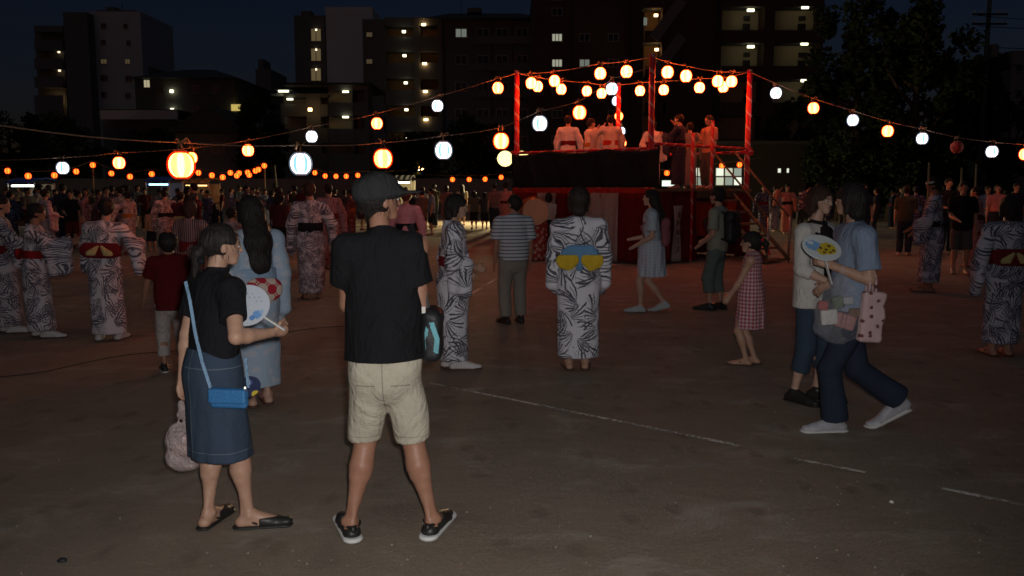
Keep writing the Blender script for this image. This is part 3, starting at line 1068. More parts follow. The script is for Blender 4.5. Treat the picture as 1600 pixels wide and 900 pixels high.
# loose grit lying on the dirt near the camera
pb = MB()
for i in range(1500):
    d = 2.8 + 9.0 * random.random() ** 1.7
    x = random.uniform(-.66, .66) * d
    r = random.uniform(.0018, .0042) * random.choice((1, 1, 1, 1.8))
    b = len(pb.v); c = Vector((x, d, r * .35)); a0 = random.random() * 6
    for k in range(5):
        a = a0 + k * 1.257
        pb.v.append(c + Vector((math.cos(a) * r * random.uniform(.7, 1.2), math.sin(a) * r * random.uniform(.7, 1.2), -r * .4)))
    pb.v.append(c + Vector((0, 0, r * .6)))
    for k in range(5): pb.f.append((b + k, b + (k + 1) % 5, b + 5))
tag(pb.build('gravel', plain('grit', (0.27, 0.23, 0.19), 0.9, var=0.5, scale=3.0)), 'fine pale grit scattered over the bare dirt', 'gravel', kind='stuff')
pe = MB(); pe.lathe([(.0, -.01), (.016, .0), (.017, .007), (.010, .014), (.0, .016)], 9, sx=1.3)
st = pe.build('stone', plain('dark_stone', (0.02, 0.02, 0.022), 0.6), loc=G(97, 877), smooth=True)
tag(st, 'small dark stone lying on the dirt at the bottom left corner', 'stone')
pe = MB(); pe.lathe([(.0, -.01), (.012, .0), (.012, .006), (.0, .012)], 7)
st = pe.build('stone', plain('white_stone', (0.7, 0.68, 0.62), 0.6), loc=G(1393, 785), smooth=True)
tag(st, 'tiny white pebble on bare dirt below the walking woman', 'stone')

# chalk line: worn powdered lime on the dirt
def chalk_material():
    m = bpy.data.materials.new('worn_chalk'); m.use_nodes = True
    nt = m.node_tree; bs = nt.nodes['Principled BSDF']
    v = coords(nt)
    bs.inputs['Base Color'].default_value = (0.74, 0.70, 0.62, 1); bs.inputs['Roughness'].default_value = 1.0
    f = noise(nt, v, 30.0, 5.0, 0.75)
    g2 = noise(nt, v, 1.7, 2.0)
    a = math_node(nt, 'MULTIPLY', math_node(nt, 'ADD', math_node(nt, 'SUBTRACT', f, 0.40), math_node(nt, 'MULTIPLY', math_node(nt, 'SUBTRACT', g2, 0.45), 0.7)), 5.0, clamp=True)
    nt.links.new(a, bs.inputs['Alpha'])
    return m
CHALK = chalk_material()
def chalk(p0, p1, w, label, z=.004):
    a, b = G(*p0), G(*p1)
    d = (b - a); L = d.length; d.normalize(); n = Vector((-d.y, d.x, 0))
    k = max(4, int(L / .05)); m = MB()
    for i in range(k + 1):
        p = a + d * L * i / k; p.z = z
        ww = w * random.uniform(.75, 1.2)
        m.v += [p - n * ww / 2, p + n * ww / 2]
    for i in range(k): m.f.append((2 * i, 2 * i + 2, 2 * i + 3, 2 * i + 1))
    o = m.build('chalk_line', CHALK)
    tag(o, label, 'chalk line')
chalk((672, 599), (1155, 697), .038, 'long pale chalk line crossing the dirt behind the man in shorts')
chalk((1240, 717), (1352, 739), .035, 'short faint chalk stretch below the walking woman')
chalk((1472, 764), (1625, 795), .038, 'pale chalk stretch running off the lower right edge')
chalk((690, 486), (806, 418), .06, 'faint chalk line running towards the stage beside the striped shirt')
chalk((1195, 374), (1300, 380), .12, 'faint chalk line far behind the gingham girl')
# a cable lying on the dirt
def cord(name, pts, r, mat, label, cat, n=6, group=None):
    m = MB(); m.tube(pts, r, n)
    o = m.build(name, mat, smooth=True)
    tag(o, label, cat, group)
    return o
BLACK_RUBBER = plain('black_rubber', (0.012, 0.012, 0.012), 0.6)
cpts = []
for i in range(25):
    t = i / 24
    p = G(-20 + 760 * t, 592 - 110 * t + 4 * math.sin(t * 17)); p.z = .012
    cpts.append(p)
cord('ground_cable', cpts, .004, plain('brown_rubber', (.03, .022, .018), .7), 'dark cable lying across the dirt behind the woman with the blue bag', 'cable')

# ------------------------------------------------------------------ buildings beyond the ground
CONC_W = plain('pale_concrete', (0.55, 0.56, 0.58), 0.9, var=0.08, scale=0.6, bmp=0.2, bscale=4)
CONC_D = plain('dark_concrete', (0.17, 0.17, 0.17), 0.9, var=0.15, scale=0.7, bmp=0.2, bscale=4)
CONC_M = plain('grey_concrete', (0.17, 0.165, 0.16), 0.9, var=0.12, scale=0.7, bmp=0.2, bscale=4)
BRICK_B = plain('brown_tile_cladding', (0.085, 0.05, 0.04), 0.8, var=0.2, scale=1.4, bmp=0.2, bscale=6)
CREAM = plain('cream_plaster', (0.46, 0.43, 0.30), 0.9, var=0.06, scale=1.0)
OCHRE = plain('ochre_plaster', (0.42, 0.27, 0.13), 0.9, var=0.1, scale=1.0)
METAL_DK = plain('dark_metal', (0.03, 0.03, 0.032), 0.5, metal=0.6)
GLASS_DK = plain('dark_glass', (0.012, 0.014, 0.018), 0.12, var=0.3, scale=2, spec=0.5)
FRAME = plain('aluminium_frame', (0.30, 0.30, 0.30), 0.45, metal=0.5)
ROOF = plain('roof_tile', (0.045, 0.043, 0.045), 0.8, var=0.2, scale=3)
LAMP_W = emit('corridor_lamp_white', (1.0, 0.97, 0.62), 3.3)
LAMP_O = emit('corridor_lamp_orange', (1.0, 0.62, 0.25), 8)
WIN_WARM = emit('lit_window_warm', (1.0, 0.86, 0.55), 0.42)
WIN_DIM = emit('lit_window_dim', (1.0, 0.72, 0.38), 0.06)
WIN_YEL = emit('lit_window_yellow', (1.0, 0.75, 0.2), 0.55)
WIN_WHITE = emit('lit_window_white', (0.95, 1.0, 0.82), 0.9)
WIN_GREY = emit('lit_window_grey', (0.85, 0.95, 0.8), 0.16)

def pinv(par):
    return Matrix.Translation(-par.location) if par is not None and par.type == 'EMPTY' else Matrix()
def pxbox(root, name, px0, px1, py0, py1, Y, dep, mat, parent=None, dy=0.0):
    """box whose front face shows px0..px1, py0..py1 at distance Y; py1=None goes to the ground"""
    a = PD(px0, py0, Y); b = PD(px1, py0, Y)
    z0 = 0.0 if py1 is None else PD((px0 + px1) / 2, py1, Y).z
    z1 = PD((px0 + px1) / 2, py0, Y).z
    m = MB(); m.box(((a.x + b.x) / 2, Y + dep / 2 + dy, (z0 + z1) / 2), (b.x - a.x, dep, z1 - z0))
    par = parent if parent is not None else root
    o = m.build(name, mat, par)
    # keep world placement under a placed empty
    o.matrix_parent_inverse = pinv(par)
    return o
def building(name, label, px, Y):
    p = PD(px, 295, Y); r = empty(name, (p.x, Y, 0))
    tag(r, label, 'building')
    return r
def bpart(root, o):
    return o
def window(root, px0, px1, py0, py1, Y, lit=None, cols=2):
    """frame standing proud of the wall, panes set back in it"""
    fr = pxbox(root, 'window', px0, px1, py0, py1, Y - .06, .07, FRAME)
    w = (px1 - px0); g = w * .07
    for c in range(cols):
        a = px0 + g + (w - g) * c / cols; b = px0 + (w - g) * (c + 1) / cols
        pxbox(root, 'pane', a, b, py0 + g, py1 - g, Y - .075, .012, lit or GLASS_DK, parent=fr)
    return fr
def lamp(root, px, py, Y, mat=None, w=.5, hh=.14):
    p = PD(px, py, Y)
    m = MB(); m.box(p, (w, .16, hh))
    o = m.build('ceiling_lamp', mat or LAMP_W, root); o.matrix_parent_inverse = pinv(root)
    return o
def corridor(root, px0, px1, opens, ytop, Y, wall, back, dep=1.7, piers=(), base=None):
    """open access galleries: parapets, floor slabs, back wall and piers"""
    pxbox(root, 'gallery_back_wall', px0, px1, ytop, base, Y + dep, .3, back)
    ys = [ytop] + [y for o in opens for y in o] + [base]
    for i in range(0, len(ys), 2):
        pxbox(root, 'parapet', px0, px1, ys[i], ys[i + 1], Y, .16, wall)
        zt = PD(px0, ys[i], Y).z
        a = PD(px0, ys[i], Y); b = PD(px1, ys[i], Y)
        if ys[i + 1] is not None:
            zf = PD(px0, ys[i + 1], Y).z
            m = MB(); m.box(((a.x + b.x) / 2, Y + .16 + (dep - .17) / 2, zf + .1), (b.x - a.x, dep - .18, .16))
            o = m.build('floor_slab', CONC_D, root); o.matrix_parent_inverse = pinv(root)
    for p in piers:
        pxbox(root, 'pier', p[0], p[1], ytop, base, Y - .05, dep + .3, wall)

# tall slim apartment block, far left
b = building('apartment_building', 'slim tall apartment block with pale blank side wall, far left skyline', 135, 128)
pxbox(b, 'pale_wall', 136, 219, 18, None, 128, 12, CONC_W)
pxbox(b, 'stair_core', 98, 135.6, 19, None, 126, 14, CONC_D)
corridor(b, 53, 97.6, [(50, 62), (79, 91), (108, 120), (137, 149)], 40, 128, CONC_D, CONC_M, 1.6)
pxbox(b, 'roof_parapet', 150, 210, 15.5, 17.9, 130, 6, CONC_M)
for (x0, x1, y0, y1, c) in ((157, 166, 36, 45, 0), (192, 199, 37, 45, 0), (157, 165, 62, 70, 0), (197, 204, 63, 71, 0), (157, 167, 92, 100, 1), (195, 203, 92, 100, 1), (157, 168, 117, 127, 0), (195, 206, 118, 128, 0), (158, 167, 143, 153, 0), (195, 204, 145, 154, 0)):
    window(b, x0, x1, y0, y1, 128, None if not c else WIN_DIM)
lamp(b, 88, 156, 128.6, LAMP_O, .35, .3); lamp(b, 92, 81, 128.9, emit('weak_lamp', (1, .75, .45), 2.2), .3, .3); lamp(b, 93, 110, 128.9, MATS['weak_lamp'], .3, .3)
pxbox(b, 'side_annex', 219.5, 233, 104, None, 130, 10, CONC_M)

# low block with hipped roof
b = building('apartment_building', 'low dark block with hipped roof between the two left towers', 285, 92)
pxbox(b, 'wall', 210, 366, 122, None, 92, 12, CONC_D)
m = MB(); a0 = PD(204, 122, 91); a1 = PD(374, 128, 91); zt = PD(300, 107, 97).z; ze = a0.z
m.v = [Vector((a0.x, 90.5, ze)), Vector((a1.x, 90.5, ze)), Vector((a1.x, 106, ze)), Vector((a0.x, 106, ze)), Vector((a0.x + 3, 98, zt)), Vector((a1.x - 5, 98, zt))]
m.f = [(0, 1, 5, 4), (1, 2, 5), (2, 3, 4, 5), (3, 0, 4), (0, 3, 2, 1)]
o = m.build('roof', ROOF, b); o.matrix_parent_inverse = pinv(b)
window(b, 224, 234, 124.5, 137, 92, WIN_WARM, 2)
window(b, 245, 256, 135, 147, 92); window(b, 300, 312, 133, 146, 92); window(b, 330, 342, 133, 146, 92); window(b, 300, 312, 165, 176, 92)
lamp(b, 268, 142.5, 91.7, LAMP_W, .32, .3); lamp(b, 269, 171.5, 91.7, LAMP_W, .32, .3)
pxbox(b, 'lit_porch', 361, 383, 163, 173, 91.6, .2, WIN_YEL)
# shed with pale fascia
b = building('shed', 'long low shed with pale roof fascia below the slim tower', 215, 62)
pxbox(b, 'wall', 160, 270, 187, None, 63, 8, CONC_D)
pxbox(b, 'fascia', 156, 276, 172, 186.4, 61.6, .3, CONC_W)
pxbox(b, 'roof', 157, 275, 170.5, 171.8, 61.7, 9, ROOF)
# gabled house
b = building('house', 'dark gabled house with tiled roof above the big red lantern', 315, 58)
pxbox(b, 'wall', 270, 372, 206, None, 58, 9, CONC_D)
m = MB(); a0 = PD(258, 208, 57.4); a1 = PD(386, 208, 57.4); pk = PD(322, 163, 57.4)
m.v = [a0, a1, pk, a0 + Vector((0, 10, 0)), a1 + Vector((0, 10, 0)), pk + Vector((0, 10, 0))]
m.f = [(0, 1, 2), (3, 5, 4), (0, 2, 5, 3), (1, 4, 5, 2), (0, 3, 4, 1)]
o = m.build('roof', ROOF, b); o.matrix_parent_inverse = pinv(b)
window(b, 300, 318, 222, 240, 58); window(b, 330, 350, 222, 240, 58)

# distant pale tower
b = building('apartment_building', 'tiny hazy tower far off between the left blocks', 410, 260)
pxbox(b, 'wall', 399, 423, 108, None, 260, 18, CONC_M)
pxbox(b, 'penthouse', 403, 411, 92, 107.8, 262, 8, CONC_M)

# mid block with a white gable wall
b = building('apartment_building', 'apartment block with tall white blank gable wall and lit stairwell windows', 520, 120)
pxbox(b, 'white_gable_wall', 508, 582, 11, None, 120, 16, plain('white_render', (0.80, 0.81, 0.82), 0.9, var=0.05, scale=.5))
pxbox(b, 'dark_wing', 459, 507.6, 24, None, 121, 14, CONC_D)
for y in (44, 75, 106):
    window(b, 485, 502, y, y + 21, 121, emit('stairwell_glow', (1.0, 0.74, 0.36), .10), 2)
    lamp(b, 494, y + 2.5, 120.85, emit('stair_lamp', (1, .8, .5), 3.0), .2, .2)

# long block
b = building('apartment_building', 'long dark apartment block with a column of bright stair lamps', 700, 92)
pxbox(b, 'end_wall', 566, 600, 30, None, 92, 12, CONC_D)
corridor(b, 600.3, 690, [(40, 57), (80, 98), (122, 140), (164, 182), (206, 224)], 27, 92, CONC_D, OCHRE, 2.2, piers=((646, 655), (684, 690)))
pxbox(b, 'main_wall', 690.4, 842, 30, None, 92, 12, CONC_D)
m = MB(); a0 = PD(660, 29, 91); a1 = PD(850, 29, 91); ze = a0.z; zt = PD(700, 18, 96).z
m.v = [Vector((a0.x, 90.8, ze)), Vector((a1.x, 90.8, ze)), Vector((a1.x, 105, ze)), Vector((a0.x, 105, ze)), Vector((a0.x + 2.4, 97, zt)), Vector((a1.x - 2.4, 97, zt))]
m.f = [(0, 1, 5, 4), (1, 2, 5), (2, 3, 4, 5), (3, 0, 4), (0, 3, 2, 1)]
o = m.build('roof', ROOF, b); o.matrix_parent_inverse = pinv(b)
for y in (50, 92, 134): window(b, 572, 582, y, y + 8, 92, WIN_DIM, 1)
for (x, y) in ((631, 49.5), (632, 87), (634, 129.5), (635, 171.5), (636, 215)): lamp(b, x, y, 91.8, LAMP_W, .36, .24)
for (x, y) in ((662, 38.5), (663.5, 99.5), (664.5, 143), (665.5, 187)): lamp(b, x, y, 91.8, LAMP_O, .42, .2)
for r_, y in enumerate((44, 86, 128, 170, 212)):
    for c_, x in enumerate((711, 745, 775, 806)):
        window(b, x, x + 19, y, y + 15, 92, WIN_GREY if (r_, c_) == (0, 0) else None)
    pxbox(b, 'balcony_parapet', 735, 838, y + 12, y + 24, 90.9, .15, CONC_M)

# two-storey block with lit galleries
b = building('apartment_building', 'two storey block with greenish lit galleries behind the left lanterns', 500, 70)
corridor(b, 443, 512, [(152, 163), (182, 200), (224, 240)], 146, 71, CONC_D, CREAM, 1.8, piers=((478, 500),))
corridor(b, 513, 575, [(141, 160), (181, 201), (224, 240)], 133, 70, CONC_D, CREAM, 1.8, piers=((549, 551), (569, 575)))
pxbox(b, 'roof_slab', 440, 580, 129, 132.6, 69.4, 8, ROOF)
for (x, y) in ((453, 155), (540, 143.3), (540, 183)): lamp(b, x, y, 69.9 if x > 500 else 70.9, LAMP_W, .48, .13)
lamp(b, 484.5, 171.3, 69.9, LAMP_O, .28, .24)
b = building('footbridge', 'lit rooftop canopy with a strip lamp behind the dark tree', 445, 78)
pxbox(b, 'deck', 420, 462, 146, 150, 78, 2, CONC_D); pxbox(b, 'column', 438, 444, 150.4, None, 78.6, 1, CONC_D)
lamp(b, 443, 142.5, 77.7, LAMP_W, .9, .16); pxbox(b, 'canopy', 428, 461, 138, 140.5, 77.5, 2, CONC_D)

# brown tower behind the stage
b = building('apartment_building', 'tall brown tiled tower behind the stage, rising out of the picture', 920, 80)
pxbox(b, 'wall', 833, 1007, -30, None, 80, 14, BRICK_B)
for r_, y in enumerate((52, 92, 132, 172, 212)):
    for c_, x in enumerate((862, 905, 950)):
        lit = WIN_WHITE if (r_, c_) in ((0, 0), (1, 0)) else None
        window(b, x, x + 17, y, y + 13, 80, MATS['lit_window_grey'] if lit is None and (r_, c_) == (1, 1) else (emit('curtained_window', (.95, .95, .72), .35) if lit else None), 3 if lit else 2)
for y in (-12, 12): window(b, 862, 879, y, y + 13, 80)
# stair tower with orange lamps
b = building('stair_tower', 'brown stair tower with orange landing lamps between tower and gallery block', 1070, 75)
corridor(b, 1008, 1040, [(12, 48), (66, 104), (122, 160), (178, 216)], -30, 75, BRICK_B, OCHRE, 2.0, piers=((1036, 1040),))
pxbox(b, 'wall', 1040.4, 1127, -30, None, 75, 10, BRICK_B)
for (x, y) in ((1025, 24), (1026, 77.5)): lamp(b, x, y, 75.4, LAMP_O, .3, .2)
for y in (30, 86):
    m = MB(); p0 = PD(1022, y + 30, 74.6); p1 = PD(1066, y - 30, 74.6)
    d = (p1 - p0); q = d.to_track_quat('X', 'Z').to_matrix()
    m.box((p0 + p1) / 2, (d.length, .25, .9), q)
    o = m.build('stair_flight', CONC_M, b); o.matrix_parent_inverse = pinv(b)
window(b, 1005.5, 1011.5, 27, 40, 74.9, WIN_GREY, 2)
# gallery block
b = building('apartment_building', 'block with cream lit access galleries at the top right', 1210, 71)
corridor(b, 1128, 1290, [(10, 47), (67, 103), (124, 160), (181, 217)], -30, 71, BRICK_B, CREAM, 1.8, piers=((1197, 1213), (1128, 1130), (1286, 1290)))
for y in (10, 67, 124):
    for (x0, x1) in ((1162, 1172), (1189, 1197), (1248, 1259), (1278, 1286)):
        pxbox(b, 'gallery_window', x0, x1, y + 15, y + 22, 72.62, .06, METAL_DK)
    for (x0, x1) in ((1161, 1172), (1247, 1259)):
        pxbox(b, 'gallery_door', x0, x1, y + 27, y + 40, 72.62, .06, METAL_DK)
for (x, y) in ((1173, 16), (1173, 73), (1258, 11.5), (1257, 68.5), (1257, 126)): lamp(b, x, y, 71.1, LAMP_W, .55, .2)
# block at the right edge
b = building('apartment_building', 'dark block cut by the right picture edge beyond the utility pole', 1620, 90)
pxbox(b, 'wall', 1582, 1680, 79, None, 90, 12, CONC_D)
window(b, 1588, 1598, 100, 112, 90); window(b, 1588, 1598, 140, 152, 90)
# hall with lit windows seen through the stage
b = building('hall', 'low hall with brightly lit paned windows seen through the stage', 1150, 46)
pxbox(b, 'wall', 1070, 1262, 226, None, 46, 8, plain('dark_brown_wall', (.035, .032, .028), .9))
pxbox(b, 'roof_slab', 1062, 1270, 220, 225.6, 45.4, 9.5, ROOF)
for (x0, x1, nc) in ((1118, 1160, 3), (1080, 1100, 2)):
    for c in range(nc):
        for r_ in range(2):
            a = x0 + (x1 - x0) * c / nc; q = x0 + (x1 - x0) * (c + 1) / nc
            window(b, a + .4, q - .4, 262 + r_ * 14.2, 275.6 + r_ * 14.4, 46, emit('hall_glow_%d' % ((c + r_) % 3), ((.95, 1, .8), (.9, .95, .7), (.8, .92, .75))[(c + r_) % 3], (1.0, .65, .35)[(c + r_) % 3]), 1)
for (x, w_) in ((1215.5, 5), (1229.5, 3.5)): window(b, x, x + w_, 263, 270, 46, WIN_WHITE, 1)
pxbox(b, 'lit_doorway', 1036, 1058, 282, 291, 45.8, .3, emit('doorway_glow', (.85, 1, .85), 1.2))
# small things on the facades
for (bl, items) in (('long dark apartment block', [('drain_pipe', 692, 694, 30, None), ('drain_pipe', 768, 769.5, 30, None), ('drain_pipe', 800, 801.5, 30, None), ('rooftop_tank', 730, 752, 12, 19), ('antenna', 720, 720.8, 4, 19)]),
                    ('tall brown tiled tower', [('drain_pipe', 893, 894.5, -30, None), ('drain_pipe', 985, 986.5, -30, None)]),
                    ('slim tall apartment block', [('rooftop_tank', 165, 180, 11, 15.4), ('antenna', 190, 190.6, 4, 15.4)]),
                    ('apartment block with tall white', [('rooftop_tank', 470, 486, 17, 23.8), ('drain_pipe', 507, 508, 24, None)])):
    rt = [o for o in bpy.data.objects if o.get('label', '').startswith(bl)][0]
    for (nm, x0, x1, y0, y1) in items:
        pxbox(rt, nm, x0, x1, y0, y1, rt.location.y - .14 if nm == 'drain_pipe' else rt.location.y + 3, .12 if nm != 'rooftop_tank' else 2.0, METAL_DK if nm != 'rooftop_tank' else CONC_M)
# perimeter wall behind the crowd
pw = MB()
a = G(-900, 340); 
w = pxbox(None, 'perimeter_wall', -300, 1900, 279, None, 54, .3, CONC_D)
tag(w, 'long low dark wall closing the ground behind the crowd', 'wall')

# ------------------------------------------------------------------ trees and a utility pole
LEAF = plain('leaf', (0.022, 0.032, 0.016), 0.9, var=0.5, scale=0.8, spec=.08)
BARK = plain('bark', (0.06, 0.045, 0.035), 0.95, var=0.3, scale=4, bmp=.6, bscale=20)
def tree(label, px, Y, ytop, wpx, seed, n=5200, ls=.22):
    n = int(n * 1.25); ls *= 1.35
    rs = random.Random(seed)
    base = PD(px, 295, Y); base.z = 0
    H = PD(px, ytop, Y).z; W = wpx / FPX * Y / 2
    r = empty('tree', base, 0); tag(r, label, 'tree')
    t = MB()
    th = H * .45
    t.tube([(0, 0, -.1), (.05, 0, th * .5), (-.05, .05, th), (.02, 0, H * .8)], [.03 * H + .05, .025 * H + .03, .018 * H, .004 * H], 9)
    t.build('trunk', BARK, r, smooth=True)
    tips = []
    for i in range(9):
        a = i * 2.4 + rs.random(); z0 = H * rs.uniform(.28, .6)
        q = Vector((math.cos(a) * W * rs.uniform(.45, .8), math.sin(a) * W * rs.uniform(.45, .8), z0 + H * rs.uniform(.08, .28)))
        lm = MB(); lm.tube([(0, 0, z0), (q.x * .5, q.y * .5, z0 + (q.z - z0) * .4), q], [.012 * H, .008 * H, .003 * H], 6)
        lm.build('limb', BARK, r, smooth=True)
        tips.append(q)
    cl = []
    for i in range(46):
        for _ in range(30):
            p = Vector((rs.uniform(-1, 1), rs.uniform(-1, 1), rs.uniform(-1, 1)))
            if .35 < p.length < 1: break
        cl.append((Vector((p.x * W * .88, p.y * W * .88, H * .56 + p.z * H * .42)), rs.uniform(.14, .30) * W))
    cl += [(q, .25 * W) for q in tips]
    c = MB()
    for i in range(n):
        ctr, cr = rs.choice(cl)
        d = Vector((rs.gauss(0, 1), rs.gauss(0, 1), rs.gauss(0, .8))).normalized() * cr * rs.random() ** .4
        p = ctr + d
        u = Vector((rs.gauss(0, 1), rs.gauss(0, 1), rs.gauss(0, .6))).normalized(); v = u.cross(Vector((rs.gauss(0, 1), rs.gauss(0, 1), rs.gauss(0, 1)))).normalized()
        s_ = ls * rs.uniform(.6, 1.3)
        b_ = len(c.v)
        c.v += [p - u * s_ * .5, p + v * s_ * .28, p + u * s_ * .5, p - v * s_ * .28]
        c.f.append((b_, b_ + 1, b_ + 2, b_ + 3))
    c.build('crown', LEAF, r)
    return r
tree('tall dark tree nearest the gallery block, right of the stage', 1335, 47, -25, 175, 1, 8000, .26)
tree('broad dark tree in the middle of the right tree row', 1425, 44, -10, 190, 2, 8000, .26)
tree('dark tree beside the utility pole on the right', 1500, 50, 45, 130, 3, 6000, .26)
tree('low dark tree behind the hall, right of the stage', 1245, 53, 150, 120, 4, 5000)
tree('low bushy tree at the right edge under the pole wires', 1572, 52, 140, 120, 5, 5000)
tree('dark bush filling the gap under the right trees, near the stage', 1310, 43, 205, 130, 21, 4200, .2)
tree('dark bush filling the gap under the middle right trees', 1390, 42, 200, 120, 22, 4200, .2)
tree('dark bush filling the gap left of the utility pole', 1465, 42, 205, 120, 23, 4200, .2)
tree('dark tree at the left edge below the slim tower', 20, 57, 152, 130, 6, 5200)
tree('dark rounded tree in front of the shed', 105, 56, 178, 120, 7, 4600)
tree('dark tree under the strip lamp, right of the gabled house', 410, 58, 138, 92, 8, 5200)
tree('small dark tree behind the gap between the cords', 240, 57, 195, 110, 9, 4200)
tree('dark tree behind the lanterns left of the stage', 640, 60, 196, 110, 10, 4600)
tree('dark tree behind the work lamp at the stage corner', 745, 62, 180, 130, 11, 4600)
# utility pole
up = PD(1528, 295, 48); r = empty('utility_pole', (up.x, 48, 0)); tag(r, 'concrete utility pole with crossarms and wires at the right', 'utility pole')
H = PD(1528, -8, 48).z
m = MB(); m.tube([(0, 0, -.2), (0, 0, H)], [.17, .11], 12); m.build('pole', plain('dark_pole', (.05, .05, .05), .8), r, smooth=True)
for z in (PD(1528, 23, 48).z, PD(1528, 38, 48).z):
    m = MB(); m.box((0, -.12, z), (1.9, .09, .09)); m.build('crossarm', METAL_DK, r)
    for x in (-.85, -.45, .45, .85):
        m = MB(); m.lathe([(.03, 0), (.05, .04), (.03, .08), (.045, .12), (.02, .15)], 8, (x, -.12, z + .05)); m.build('insulator', CONC_W, r)
m = MB(); m.lathe([(.22, 0), (.24, .1), (.24, .6), (.2, .7)], 12, (.34, -.1, PD(1528, 90, 48).z)); m.build('transformer', CONC_D, r)
def catenary(a, b, sag, n=14):
    a, b = Vector(a), Vector(b)
    return [a.lerp(b, i / n) - Vector((0, 0, sag * 4 * (i / n) * (1 - i / n))) for i in range(n + 1)]
for k, (y0, y1) in enumerate(((24, 22), (40, 33), (72, 64), (96, 100))):
    cord('power_line', catenary(PD(1528, y0, 48), PD(1760, y1, 47), .25), .02, METAL_DK, 'overhead wire from the utility pole, %s counted downwards' % ('first', 'second', 'third', 'fourth')[k], 'wire', group='overhead wires')
# ------------------------------------------------------------------ the stage
FZ = 1.6                                   # stage floor
CF, CL, CR, CB = Vector((2.90, 18.0, 0)), Vector((0.11, 20.5, 0)), Vector((5.55, 20.3, 0)), Vector((2.80, 22.8, 0))
PTOP = 4.36
def barber(name, a, b, freq, thr=.78):
    m, nt, bs = new_mat(name)
    v = coords(nt)
    sp = nt.nodes.new('ShaderNodeSeparateXYZ'); nt.links.new(v, sp.inputs[0])
    th = math_node(nt, 'ARCTAN2', sp.outputs[1], sp.outputs[0])
    w = math_node(nt, 'SINE', math_node(nt, 'ADD', math_node(nt, 'MULTIPLY', sp.outputs[2], freq * 6.283), th))
    f = math_node(nt, 'MULTIPLY', math_node(nt, 'SUBTRACT', w, thr), 8.0, clamp=True)
    nt.links.new(mixc(nt, f, a, b), bs.inputs['Base Color'])
    bs.inputs['Roughness'].default_value = 0.6
    bump(nt, bs, w, .3, .01)
    return m
RED_W = barber('red_white_tape', (0.60, 0.022, 0.034), (0.70, 0.40, 0.38), 3.0)
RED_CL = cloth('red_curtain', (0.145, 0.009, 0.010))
WHITE_CL = cloth('white_curtain', (0.38, 0.33, 0.31))
WOOD = plain('stage_wood', (0.22, 0.13, 0.07), 0.8, var=.3, scale=6, bmp=.3, bscale=30)
TARP = cloth('dark_tarpaulin', (0.012, 0.016, 0.014), rough=.7)
PIPE = plain('steel_pipe', (0.45, 0.43, 0.40), .35, metal=.8)

def rod(name, p0, p1, r, mat, parent, n=12):
    """round bar with its own axis along local Z"""
    p0, p1 = Vector(p0), Vector(p1); d = p1 - p0
    m = MB(); m.tube([(0, 0, 0), (0, 0, d.length * .5), (0, 0, d.length)], r, n)
    o = link_mesh(name, m.mesh(name, False), mat, parent)
    for p in o.data.polygons: p.use_smooth = len(p.vertices) == 4
    q = d.to_track_quat('Z', 'Y')
    o.rotation_mode = 'QUATERNION'; o.rotation_quaternion = q
    o.location = p0
    if parent is not None: o.matrix_parent_inverse = pinv(parent)
    return o
def wbuild(m, name, mat, parent, smooth=False):
    o = m.build(name, mat, parent, smooth); o.matrix_parent_inverse = pinv(parent); return o

stage = empty('festival_stage', ((CF + CB) / 2).to_tuple())
tag(stage, 'square raised festival stage with red and white posts and red curtain skirt', 'stage')
up = Vector((0, 0, 1))
for c in (CF, CL, CR, CB):
    rod('post', c, c + up * PTOP, .062, RED_W, stage, 16)
ctr = (CF + CB) / 2
# floor: boards on beams
u = (CR - CF); u_l = u.length; u.normalize(); v = (CL - CF); v_l = v.length; v.normalize()
rotm = Matrix((u, v, up)).transposed().to_3x3()
nb = 17
for i in range(nb):
    m = MB(); c = CF + v * v_l * .5 + u * (u_l * (i + .5) / nb); c.z = FZ - .03 + random.uniform(-.003, .003)
    m.box(c, (u_l / nb - .012, v_l + .3, .05), rotm)
    wbuild(m, 'plank', WOOD, stage)
for t in (.0, .33, .66, 1.0):
    m = MB(); c = CF + v * v_l * t + u * u_l * .5; c.z = FZ - .13
    m.box(c, (u_l + .2, .09, .14), rotm); wbuild(m, 'beam', WOOD, stage)
for a in (.12, .5, .88):
    for b2 in (.12, .5, .88):
        c = CF + u * u_l * a + v * v_l * b2
        rod('leg', c, c + up * (FZ - .2), .03, PIPE, stage, 8)
# rails
off = lambda a, b: (lambda d: Vector((d.y, -d.x, 0)).normalized())(b - a)
RZ = FZ + .86
for (a, b, z) in ((CL, CF, RZ - .02), (CF, CR, RZ + .08), (CL, CB, RZ), (CB, CR, RZ)):
    e = (b - a).normalized()
    rod('rail', a + up * z - e * .15, b + up * z + e * .15, .032, RED_W, stage)
rod('rail', CF.lerp(CR, .72) + up * (RZ - .04), CR + up * (RZ - .04) + u * .2, .03, RED_W, stage)
for t in (.36, .56):
    c = CF.lerp(CR, t) + off(CF, CR) * .12
    rod('rail_post', c, c + up * (FZ + (1.2 if t < .5 else 1.5)), .036, RED_W, stage)
